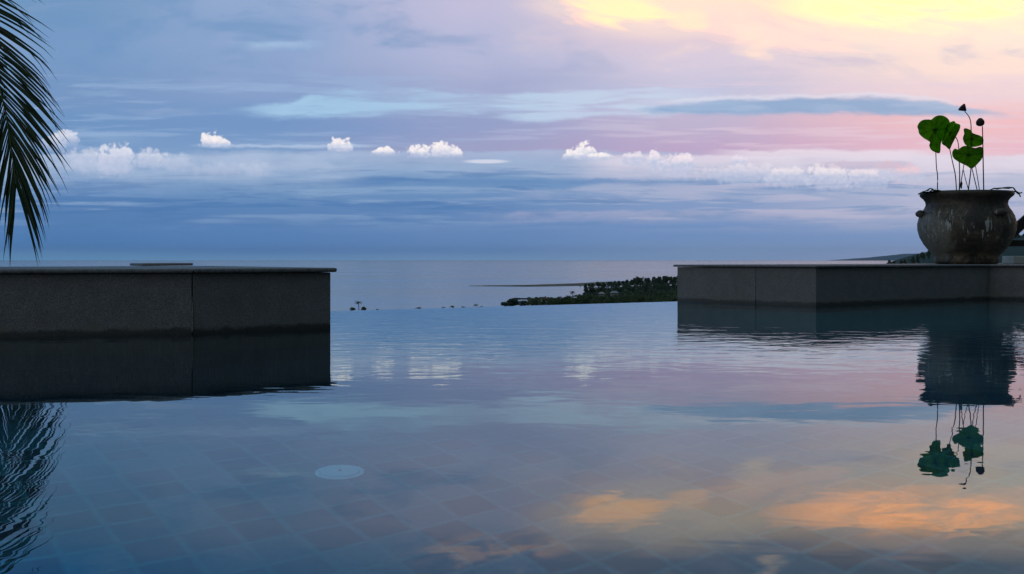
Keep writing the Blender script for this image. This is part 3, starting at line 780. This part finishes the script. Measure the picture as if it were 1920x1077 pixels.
def frond(path, lenf, mat, dens=95, side_dir=None, droop=1.0, wid=0.030, seed=1, s0=0.10):
    """pinnate leaf: rachis tube with two rows of strap leaflets hanging from it"""
    r_ = random.Random(seed); cs = catmull([relp(p) for p in path], 12); n = len(cs)
    root_v, root_f = tube(cs, [0.030 * (1 - 0.85 * i / n) + 0.003 for i in range(n)], 8)
    v = []; f = []
    for k in range(dens):
        s_ = s0 + (1 - s0) * k / (dens - 1)
        for sd in (-1, 1):
            ss_ = min(0.999, max(0.02, s_ + r_.uniform(-0.004, 0.004)))
            i = min(n - 2, int(ss_ * (n - 1))); fr_ = ss_ * (n - 1) - i
            p = cs[i].lerp(cs[i + 1], fr_); d = (cs[i + 1] - cs[i]).normalized()
            side = side_dir if side_dir else Vector((1, 0, 0))
            side = (side - d * side.dot(d)).normalized() * sd
            fwd = r_.uniform(1.15, 1.6) + 0.55 * min(1, max(0, (s_ - 0.4) / 0.4)) + 14.0 * max(0, s_ - 0.80)
            dirv = (side * 1.0 + d * fwd + Vector((0, r_.uniform(-0.25, 0.25), 0))).normalized()
            L = lenf(s_) * r_.uniform(0.86, 1.08); seg = 7; w0 = wid * r_.uniform(0.8, 1.15)
            q = p.copy(); base = len(v); wv_ = dirv.cross(Vector((0, 1, 0))).normalized()
            if r_.random() < 0.3: wv_ = (wv_ + Vector((0, r_.uniform(-0.8, 0.8), 0))).normalized()
            kink = r_.uniform(0.45, 0.9)
            for j in range(seg + 1):
                t_ = j / seg; w_ = w0 * (0.55 + 0.9 * t_) if t_ < 0.3 else w0 * (1 - ((t_ - 0.3) / 0.7) ** 1.6)
                w_ = max(w_, 0.002)
                fold = Vector((0, 0.35 * w_, 0))
                v += [q - wv_ * w_ * 0.5, q + fold, q + wv_ * w_ * 0.5]
                q = q + dirv * (L / seg)
                dirv = (dirv + Vector((0, 0, -1)) * droop * (0.03 + (0.22 if t_ > kink else 0.02)) + Vector((r_.uniform(-.03, .03), r_.uniform(-.03, .03), 0))).normalized()
            for j in range(seg):
                a = base + j * 3
                f += [(a, a + 1, a + 4, a + 3), (a + 1, a + 2, a + 5, a + 4)]
    lf = obj('frond', v, f, mat, palm)
    obj('rachis', root_v, root_f, M_rachis, lf, True)
    return lf
def LF(s_):
    if s_ < 0.25: return 0.9 + s_ * 3.2
    if s_ < 0.80: return 1.8 - 0.25 * (s_ - 0.25)
    return 1.62 - (s_ - 0.8) * 1.2
frond([px(-250, -150, PALMD), px(-190, -140, PALMD), px(-125, -80, PALMD), px(-65, 5, PALMD), px(-24, 95, PALMD), px(2, 175, PALMD), px(18, 255, PALMD), px(30, 345, PALMD)],
      LF, M_frond, 90, Vector((1, 0, 0)), 1.0, 0.044, 3)
# the other fronds of the crown, outside the frame
for k, (ex, ez, ey) in enumerate([(-2.6, 1.0, 0.5), (-3.2, -0.6, -1.0), (-0.6, 2.8, 0.6), (-1.6, 2.2, -1.6), (0.5, 1.8, 3.6), (-2.2, -1.6, 2.2)]):
    e = Vector((ex, ey, ez)); m1 = crown_c + e * 0.5 + Vector((0, 0, 0.7)); m2 = crown_c + e * 0.95 + Vector((0, 0, 0.1)); m3 = crown_c + e * 1.2 + Vector((0, 0, -1.0))
    frond([crown_c, m1, m2, m3], lambda s_: 0.9, M_frond, 44, Vector((0.4, 1, 0)), 1.0, 0.045, 20 + k)
# a dry, reddish frond just behind the hanging one
frond([px(-250, -120, PALMD + .3), px(-150, -60, PALMD + .4), px(-70, 60, PALMD + .4), px(-42, 200, PALMD + .4)], lambda s_: 1.15, M_dead, 60, Vector((1, 0, 0)), 1.1, 0.045, 9)
bm = bmesh.new()
for k in range(6):
    t_ = k * 1.05; c = relp(crown_c) + Vector((0.25 * math.cos(t_), 0.25 * math.sin(t_), -0.28))
    r = bmesh.ops.create_icosphere(bm, subdivisions=2, radius=0.13, matrix=Matrix.Translation(c))
bobj('coconuts', bm, simple('coconut', (0.06, 0.08, 0.03), (0.04, 0.05, 0.02), 4, 0.6, 0), palm, True)

# ------------------------------------------------------------------ far setting: sea, land, hills
SEA = -50.0
SH = CAMH - SEA
def sp_(x, dep):     # point of the photograph on sea level
    d = SH * F / dep; return ((x - 960) / F * d, d)
o = obj('sea', [(-60000, -400, SEA), (60000, -400, SEA), (60000, 60000, SEA), (-60000, 60000, SEA)], [(0, 1, 2, 3)], M_sea); tag(o, kind='structure')
o = obj('sea_bed_ground', [(-60000, -400, SEA - 3), (60000, -400, SEA - 3), (60000, 60000, SEA - 3), (-60000, 60000, SEA - 3)], [(0, 1, 2, 3)], M_sand); tag(o, kind='structure')
# coastline on the near side (x px, depression px) from left to right
coast = [(-4000, 118), (-400, 112), (300, 108), (560, 103), (640, 99), (700, 101), (790, 106), (860, 103), (930, 97), (985, 90), (1040, 86), (1075, 79), (1090, 74), (1092, 66), (1100, 61), (1150, 58), (1268, 50), (1400, 42), (1560, 30), (1650, 22), (1690, 15), (2100, 11), (5000, 10)]
from bisect import bisect
def coast_d(xp):
    xs = [c[0] for c in coast]
    i = max(1, min(len(coast) - 1, bisect(xs, xp))); a, b = coast[i - 1], coast[i]
    t_ = max(0, min(1, (xp - a[0]) / (b[0] - a[0]))); return SH * F / (a[1] + (b[1] - a[1]) * t_)
# terrain: rows between the terrace and the shore, falling from the pool to sea level
hv = []; hf = []; NR = 44
xs = sorted(set([c[0] for c in coast] + list(range(-4000, 5001, 125)) + list(range(620, 1720, 12))))
def smooth(a, b, x):
    t_ = max(0, min(1, (x - a) / (b - a))); return t_ * t_ * (3 - 2 * t_)
for xp in xs:
    D = coast_d(xp)
    for r in range(NR + 1):
        s_ = r / NR
        d = 22 + (D - 22) * s_ ** 1.3
        z = -1.8 - 0.066 * (d - 22)
        z = max(z, SEA + 1.2 * (1 - s_) + 0.15)
        if r == NR: z = SEA - 0.5
        # rising ground of the headland and of the hill to the right
        X_ = (xp - 960) / F * d
        if 1.0:
            bumpz = 9.0 * math.exp(-((X_ - 235) / 110) ** 2 - ((d - 1650) / 240) ** 2)
            z += bumpz
        hv.append((X_, d, z))
nc = NR + 1
for i in range(len(xs) - 1):
    for r in range(NR): hf.append((i * nc + r, (i + 1) * nc + r, (i + 1) * nc + r + 1, i * nc + r + 1))
o = obj('hillside', hv, hf, M_land, smooth=True); tag(o, kind='structure')

# sand spit / reef running out to the left
def strip(name, ptsT, ptsB, mat, z, th=0.8):
    n = len(ptsT); v = [(*sp_(x, dd), SEA + z) for x, dd in ptsT] + [(*sp_(x, dd), SEA + z) for x, dd in ptsB]
    f = [(i, i + 1, n + i + 1, n + i) for i in range(n - 1)]
    # thickness down to the bed
    v += [(a, b, SEA - 1) for a, b, c in v]; N_ = 2 * n
    f += [(i, N_ + i, N_ + i + 1, i + 1) for i in range(n - 1)] + [(n + i, n + i + 1, N_ + n + i + 1, N_ + n + i) for i in range(n - 1)]
    o = obj(name, v, f, mat); return tag(o, kind='structure')
strip('sand_bar', [(880, 49.5), (930, 49), (990, 48), (1030, 46.5), (1080, 45), (1130, 42), (1180, 40.5), (1250, 39)],
      [(880, 49.7), (930, 50.3), (990, 50.8), (1030, 50.4), (1080, 49.5), (1110, 49), (1180, 48), (1250, 48)], M_sand, 0.5)
strip('reef', [(905, 49.2 - 3.5 * 0), (960, 48.6), (1000, 48)], [(905, 49.3), (960, 49.0), (1000, 48.6)], M_sand, 0.7)
# low rocks in the shallows
def rocks(name, label, cx, dep, n, spread):
    bm = bmesh.new(); r_ = random.Random(int(cx))
    c = sp_(cx, dep)
    for k in range(n):
        s_ = r_.uniform(1.5, 4.0)
        M_ = Matrix.Translation((c[0] + r_.uniform(-spread, spread), c[1] + r_.uniform(-12, 12), SEA + 0.2)) @ Matrix.Diagonal((s_ * 1.8, s_, s_ * 0.45, 1))
        g_ = bmesh.ops.create_icosphere(bm, subdivisions=2, radius=1, matrix=M_)
        for q in g_['verts']: q.co += Vector((r_.uniform(-.3, .3), r_.uniform(-.3, .3), r_.uniform(-.15, .15)))
    o = bobj(name, bm, simple('rock', (0.05, 0.05, 0.045), (0.03, 0.03, 0.03), 0.5, 0.9, 0)); tag(o, label, 'rocks')
rocks('rocks', 'dark rocks in the shallows beside the rounded shore tree', 978, 74, 9, 10)
rocks('rocks', 'low rocks in the sea off the left tip of the wooded shore', 915, 92, 8, 14)

# ------------------------------------------------------------------ hill to the right and faint mountain
def ridge(name, prof_, d0, depth, mat, jag, seed, foot=SEA - 2):
    r_ = random.Random(seed); v = []; f = []; rows = 9
    cols = []
    for i in range(len(prof_) - 1):
        (x0, y0), (x1, y1) = prof_[i], prof_[i + 1]; n = max(2, int(abs(x1 - x0) / 5))
        for k in range(n): cols.append((x0 + (x1 - x0) * k / n, y0 + (y1 - y0) * k / n))
    cols.append(prof_[-1])
    for x, y in cols:
        y += r_.uniform(-jag, jag)
        zt = CAMH + (HOR - y) / F * d0; X_ = (x - 960) / F * d0
        for r in range(rows + 1):
            s_ = r / rows * 2 - 1          # -1 front foot, 0 crest, 1 back foot
            zz = foot + (zt - foot) * (1 - abs(s_) ** 1.5)
            v.append((X_ + r_.uniform(-1, 1) * jag * 2, d0 + s_ * depth, zz))
    n = rows + 1
    for i in range(len(cols) - 1):
        for r in range(rows): f.append((i * n + r, (i + 1) * n + r, (i + 1) * n + r + 1, i * n + r + 1))
    o = obj(name, v, f, mat, smooth=True); return tag(o, kind='structure')
rprof = [(1640, 505), (1680, 496), (1705, 489), (1722, 481), (1738, 474), (1790, 462), (1850, 451), (1920, 440), (2050, 418), (2300, 400), (2800, 410), (3600, 440)]
ridge('hill', rprof, 2500, 500, M_hill, 0.4, 3)
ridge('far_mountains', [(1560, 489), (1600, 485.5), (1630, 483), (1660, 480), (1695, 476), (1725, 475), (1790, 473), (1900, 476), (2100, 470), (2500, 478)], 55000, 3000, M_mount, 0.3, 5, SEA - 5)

# ------------------------------------------------------------------ trees
def crown_mesh(rx, rz, nclump, nleaf, seed, ls=0.5):
    r_ = random.Random(seed); v = []; f = []
    cl = []
    for k in range(nclump):
        t_ = r_.uniform(0, 2 * math.pi); h = r_.uniform(-0.8, 1); rr = math.sqrt(max(0, 1 - h * h)) * r_.uniform(0.35, 0.95)
        cl.append((Vector((rr * rx * math.cos(t_), rr * rx * math.sin(t_), h * rz)), r_.uniform(0.28, 0.5)))
    for c, cr in cl:
        for k in range(nleaf):
            d = Vector((r_.gauss(0, 1), r_.gauss(0, 1), r_.gauss(0, 1))).normalized() * r_.uniform(0.55, 1.05)
            p = c + Vector((d.x * rx * cr, d.y * rx * cr, d.z * rz * cr))
            n_ = (d + Vector((r_.uniform(-.6, .6), r_.uniform(-.6, .6), r_.uniform(-.2, .9)))).normalized()
            a = n_.cross(Vector((r_.uniform(-1, 1), r_.uniform(-1, 1), r_.uniform(-1, 1)))).normalized(); b = n_.cross(a)
            s_ = ls * r_.uniform(0.6, 1.4); i = len(v)
            v += [p - a * s_, p - b * s_ * 0.6, p + a * s_, p + b * s_ * 0.6]; f.append((i, i + 1, i + 2, i + 3))
    return v, f
def trunk_mesh(h, r):
    v, f = tube([(0, 0, -1.0), (0.1 * r, 0, h * 0.35), (-0.3 * r, 0.2 * r, h * 0.75), (0, 0, h)], [r, r * 0.8, r * 0.6, r * 0.3], 7)
    for k in range(4):
        t_ = k * 1.6; b, c = tube([(0, 0, h * 0.55), (h * 0.14 * math.cos(t_), h * 0.14 * math.sin(t_), h * 0.75), (h * 0.24 * math.cos(t_), h * 0.24 * math.sin(t_), h * 0.9)], [r * 0.45, r * 0.3, r * 0.12], 5)
        n = len(v); v += b; f += [tuple(i + n for i in q) for q in c]
    return v, f
def make_tree(kind, i):
    root = empty('broadleaf_tree', (0, 0, 0), 'x', 'tree')
    H = 12.0
    tv, tf = trunk_mesh(H * 0.7, 0.35); obj('trunk', tv, tf, M_bark, root)
    cv, cf = crown_mesh(4.6 if kind == 0 else 5.6, 4.4 if kind == 0 else 3.4, 22, 60, 50 + i, 0.75)
    c = obj('crown', [Vector(p) + Vector((0, 0, H * 0.66)) for p in cv], cf, M_leaf_a if kind == 0 else M_leaf_b, root)
    return root
def make_palm(i):
    r_ = random.Random(90 + i)
    root = empty('palm_tree', (0, 0, 0), 'x', 'palm tree')
    H = 10.5; lean = r_.uniform(-1.2, 1.2)
    pts = catmull([Vector((0, 0, -1)), Vector((lean * 0.2, 0, H * 0.4)), Vector((lean, 0, H))], 5)
    v, f = tube(pts, [0.28 - 0.1 * k / len(pts) for k in range(len(pts))], 7); obj('trunk', v, f, M_bark, root)
    v = []; f = []
    for k in range(17):
        t_ = 2 * math.pi * k / 17 + r_.uniform(-.2, .2); el = r_.uniform(-0.25, 1.1); L = r_.uniform(3.0, 3.9)
        d = Vector((math.cos(t_) * math.cos(el), math.sin(t_) * math.cos(el), math.sin(el))); p = Vector((lean, 0, H)); seg = 8
        side = Vector((-math.sin(t_), math.cos(t_), 0))
        for j in range(seg):
            q = p + d * (L / seg); hw = 0.75 * math.sin(math.pi * (0.12 + 0.85 * (j + 0.5) / seg)); n_ = len(v)
            for s_ in (-1, 1):
                for z in range(2):
                    n_ = len(v); pp = p.lerp(q, z * 0.5)
                    v += [pp, pp + d * 0.26, pp + side * s_ * hw + Vector((0, 0, -hw * 0.7)) + d * 0.45]; f.append((n_, n_ + 1, n_ + 2))
            p = q; d = (d + Vector((0, 0, -0.20))).normalized()
    obj('crown', v, f, M_palm, root)
    return root
protos = {'a': [make_tree(0, i) for i in range(3)], 'b': [make_tree(1, i + 10) for i in range(3)], 'p': [make_palm(i) for i in range(4)]}
used = set()
def place(kind, idx, loc, sc, rz, label, group, sx=1.0):
    src = protos[kind][idx]
    if src.name not in used: used.add(src.name); r = src
    else:
        r = src.copy(); C.objects.link(r)
        for ch in list(src.children):
            c = ch.copy(); C.objects.link(c); c.parent = r
    r.location = loc; r.scale = (sc * sx, sc * sx, sc); r.rotation_euler = (0, 0, rz)
    r['label'] = label
    if group: r['group'] = group
    elif 'group' in r: del r['group']
    return r
def ground_at(xp, d):
    """height of the land at photograph column xp and depth d"""
    D = coast_d(xp)
    z = max(-1.8 - 0.066 * (d - 22), SEA + 0.4)
    X_ = (xp - 960) / F * d
    return z + 9.0 * math.exp(-((X_ - 235) / 110) ** 2 - ((d - 1650) / 240) ** 2)
def at_top(kind, idx, xp, ytop, dep, label, group=None, native=12.0, sx=1.0):
    """tree whose foot stands on sea-level land at depression dep and whose top reaches ytop"""
    d = SH * F / dep; base = CAMH - dep / F * d
    gz = ground_at(xp, d) if dep > 50 else base
    ztop = CAMH - (ytop - HOR) / F * d
    sc = (ztop - gz) / native
    return place(kind, idx, ((xp - 960) / F * d, d, gz), sc, rnd.uniform(0, 6.28), label, group, sx)
# solitary shore trees seen over the water edge
PN = 12.6
at_top('p', 0, 673, 564, 100, 'tallest palm of the pair at the far left over the pool edge', None, PN, 1.5)
at_top('b', 0, 661, 575, 100, 'small bushy tree left of the tallest shore palm', None, 14, 1.3)
at_top('b', 1, 682, 574, 100, 'small bushy tree tucked right of the tallest shore palm', None, 14, 1.0)
solo = [(707, 579, 104), (783, 575, 108), (832, 575, 106), (847, 572.5, 106), (869, 574, 104), (893, 569.5, 100), (903, 574, 100)]
sol_lab = ['low palm top barely showing right of the tallest shore palm', 'lone palm top midway along the pool edge, left of the others', 'left palm top of the close pair near the middle of the pool edge',
           'right palm top of the close pair near the middle of the pool edge', 'low wide palm top right of the close pair', 'tall lone palm top just left of the rounded shore tree', 'short palm top beside the lone palm before the rounded tree']
for i, (x, y, dp) in enumerate(solo): at_top('p', i % 4, x, y, dp, sol_lab[i], 'lone palm tops over the pool edge', PN, 1.35)
# rounded dark tree at the tip of the land
at_top('a', 0, 962, 562, 92, 'large rounded dark tree at the left tip of the wooded shore', None, 12.6, 2.4)
at_top('a', 1, 946, 567, 93, 'smaller rounded tree under the left flank of the shore tip tree', None, 12.6, 1.9)
at_top('a', 2, 982, 565, 91, 'dark tree leaning on the right flank of the shore tip tree', None, 12.6, 1.9)
# palms along the near strip
for i, (x, y, dp) in enumerate([(997, 557, 91), (1006, 561, 92), (1018, 559, 90), (1031, 557, 90), (1046, 555, 89), (1054, 557, 90), (1064, 553, 89), (1073, 545, 84), (1079, 551, 88)]):
    at_top('p', (i * 3 + 1) % 4, x, y, dp, ['first small palm of the near shore row, beside the rounded dark tree', 'second, lower palm of the near shore row from the left', 'third palm of the near shore row from the left', 'fourth palm of the near shore row from the left', 'fifth palm of the near shore row, right of the hut', 'low palm between the fifth and the tall palms of the near shore row', 'palm just left of the tallest near shore palm', '', 'palm just right of the tallest near shore palm'][i] if i != 7 else 'tallest palm of the near wooded shore beside the inlet', 'palms along the near shore' if i != 7 else None, PN, 0.95)
at_top('p', 2, 1088, 536, 62, 'slim palm standing alone at the left end of the headland wood', None, PN, 0.6)
at_top('p', 1, 1206, 518, 54, 'palm rising above the headland wood roof', None, PN, 0.55)
# headland wood: individual trees, edge and skyline ones
hl = []
r_ = random.Random(11)
for i in range(26):
    x = 1098 + i * 7.0 + r_.uniform(-2, 2)
    yt = 533 - 4.5 * smooth(1095, 1140, x) - 8.0 * smooth(1150, 1210, x) - 2.5 * smooth(1230, 1300, x) + r_.uniform(-1.5, 2.0)
    hl.append((x, yt, r_.uniform(56, 62)))
for i in range(24):
    x = 1100 + i * 7.4 + r_.uniform(-3, 3)
    yt = 541 - 6 * smooth(1140, 1230, x) + r_.uniform(-2, 3)
    hl.append((x, yt, r_.uniform(64, 70)))
for i, (x, y, dp) in enumerate(hl):
    at_top('a', i % 3, x, y, dp, 'dark tree packed in the wood on the far headland', 'trees of the headland wood', 12.6, 0.85)
# greener low trees along the near strip, right of the tip
for i in range(46):
    x = 1000 + i * 5.9 + r_.uniform(-3, 3)
    yt = 564 - 8 * smooth(1000, 1120, x) + r_.uniform(-3, 3.5) - (2 if i % 5 == 0 else 0)
    at_top('b', i % 3, x, yt, r_.uniform(84, 92) if x < 1100 else r_.uniform(76, 90), 'bright green bushy tree along the near strip of shore', 'green trees on the near strip', 12.0, 0.85)
for i in range(14):
    x = 1120 + i * 10.5 + r_.uniform(-4, 4)
    at_top('p', i % 4, x, 550 + r_.uniform(-3, 4), r_.uniform(74, 82), 'small palm among the green trees below the headland wood', 'palms below the headland wood', PN, 0.8)
# trees behind the right block crest and at the foot of the hill
for i, (x, y) in enumerate([(1667, 489.5), (1676, 490.5), (1690, 489), (1697, 488.5), (1705, 484), (1712, 482.5), (1721, 478.5), (1730, 474), (1742, 470.5)]):
    d = 2300.0; zt = CAMH - (y - HOR) / F * d; h_ = 22 if i != 4 else 30
    place('a' if i != 4 else 'p', i % 3, ((x - 960) / F * d, d, zt - h_), h_ / 12.6, i * 1.3,
          ['lowest and leftmost', 'second lowest', 'third lowest', 'fourth lowest', '', 'fifth lowest', 'sixth lowest', 'seventh lowest', 'highest'][i] + ' tree on the hill crest left of the clay pot' if i != 4 else 'palm poking above the foot of the right hill', 'trees on the crest of the right hill' if i != 4 else None, 0.55 if i != 4 else 0.5)
for i in range(20):
    x = 1870 + i * 8 + r_.uniform(-3, 3); k = (x - 1850) / 70; y = 451 - 11 * k - 1.5 + r_.uniform(-1, 1.5)
    d = 2480.0; zt = CAMH - (y - HOR) / F * d
    if x < 1925: place('a', i % 3, ((x - 960) / F * d, d, zt - 18), 18 / 12.6, i, 'tree on the upper crest of the right hill behind the railing', 'trees on the upper hill crest', 0.8)

# undergrowth and inner wood nobody could count
def wood(name, label, region, n, seed, ls, mat):
    r_ = random.Random(seed); v = []; f = []
    for k in range(n):
        x, dep = region(r_); d = SH * F / dep; X_ = (x - 960) / F * d
        gz = ground_at(x, d) if dep > 50 else SEA + 0.5
        s_ = r_.uniform(0.7, 1.3)
        cv, cf = crown_mesh(3.6 * s_, 2.6 * s_, 6, 14, seed * 1000 + k, ls)
        b = len(v); off = Vector((X_, d, gz + 1.5 + r_.uniform(0, 2.5)))
        v += [p + off for p in cv]; f += [tuple(i + b for i in q) for q in cf]
    o = obj(name, v, f, mat); return tag(o, label, 'undergrowth', kind='stuff')
wood('undergrowth', 'dark undergrowth filling the headland wood', lambda r_: (r_.uniform(1096, 1285), r_.uniform(57, 74)), 330, 3, 0.7, M_leaf_a)
wood('undergrowth', 'green bushes covering the near strip of shore', lambda r_: (r_.uniform(988, 1290), r_.uniform(79, 88)) if r_.random() < 0.6 else (r_.uniform(1095, 1290), r_.uniform(70, 80)), 480, 4, 0.8, M_leaf_b)

# ------------------------------------------------------------------ small beach houses among the trees
M_wall = simple('white_wall', (0.36, 0.35, 0.32), (0.28, 0.27, 0.25), 0.5, 0.9, 0)
M_roof = simple('pale_roof', (0.40, 0.41, 0.43), (0.30, 0.31, 0.33), 0.5, 0.7, 0)
M_roof2 = simple('red_roof', (0.20, 0.10, 0.06), (0.14, 0.07, 0.05), 0.5, 0.8, 0)
M_dark = simple('dark_glass', (0.02, 0.025, 0.03), (0.03, 0.035, 0.04), 1, 0.2, 0)
def house(x, dep, w, dpt, h, label, rm, rz=0.2, lift=0.0):
    d = SH * F / dep; X_ = (x - 960) / F * d
    r = empty('beach_house', (X_, d, ground_at(x, d) + lift), label, 'house', rz=rz)
    v, f = prism([(-w / 2, -dpt / 2), (w / 2, -dpt / 2), (w / 2, dpt / 2), (-w / 2, dpt / 2)], -0.5 - lift, h); obj('wall', v, f, M_wall, r)
    o_ = 0.8; hv_ = [(-w / 2 - o_, -dpt / 2 - o_, h + .01), (w / 2 + o_, -dpt / 2 - o_, h + .01), (w / 2 + o_, dpt / 2 + o_, h + .01), (-w / 2 - o_, dpt / 2 + o_, h + .01), (-w / 4, 0, h + 2.4), (w / 4, 0, h + 2.4)]
    obj('roof', hv_, [(0, 1, 5, 4), (1, 2, 5), (2, 3, 4, 5), (3, 0, 4), (3, 2, 1, 0)], rm, r)
    for k in range(3):
        cx = -w / 3 + k * w / 3
        v, f = prism([(cx - 0.7, -dpt / 2 - 0.04), (cx + 0.7, -dpt / 2 - 0.04), (cx + 0.7, -dpt / 2 + 0.02), (cx - 0.7, -dpt / 2 + 0.02)], 1.0, 2.3); obj('window', v, f, M_dark, r)
house(1152, 76, 9, 6, 2.0, 'long low white-roofed house among the trees below the headland wood', M_roof, 0.1, 6.0)
house(1128, 78, 6, 5, 2.2, 'small pale-roofed house left of the long white-roofed one', M_roof, -0.3, 6.0)
house(1020, 88, 6, 5, 2.6, 'white-walled hut with a reddish roof between the near shore palms', M_roof2, 0.2, 5.0)

# ------------------------------------------------------------------ haze
def haze(density):
    m_ = bpy.data.materials.new('haze'); m_.use_nodes = True; nt = m_.node_tree
    for n in list(nt.nodes): nt.nodes.remove(n)
    pv = nt.nodes.new('ShaderNodeVolumePrincipled'); pv.inputs['Density'].default_value = density
    pv.inputs['Color'].default_value = (0.66, 0.86, 1.0, 1); pv.inputs['Anisotropy'].default_value = 0.25
    out = nt.nodes.new('ShaderNodeOutputMaterial'); nt.links.new(pv.outputs[0], out.inputs['Volume'])
    x0, x1, y0, y1, z0, z1 = -61000, 61000, -500, 61000, SEA - 5, 620
    v = [(x, y, z) for z in (z0, z1) for x, y in ((x0, y0), (x1, y0), (x1, y1), (x0, y1))]
    o = obj('haze', v, [(3, 2, 1, 0), (4, 5, 6, 7), (0, 1, 5, 4), (1, 2, 6, 5), (2, 3, 7, 6), (3, 0, 4, 7)], m_)
    return tag(o, kind='stuff')
haze(0.85e-5)
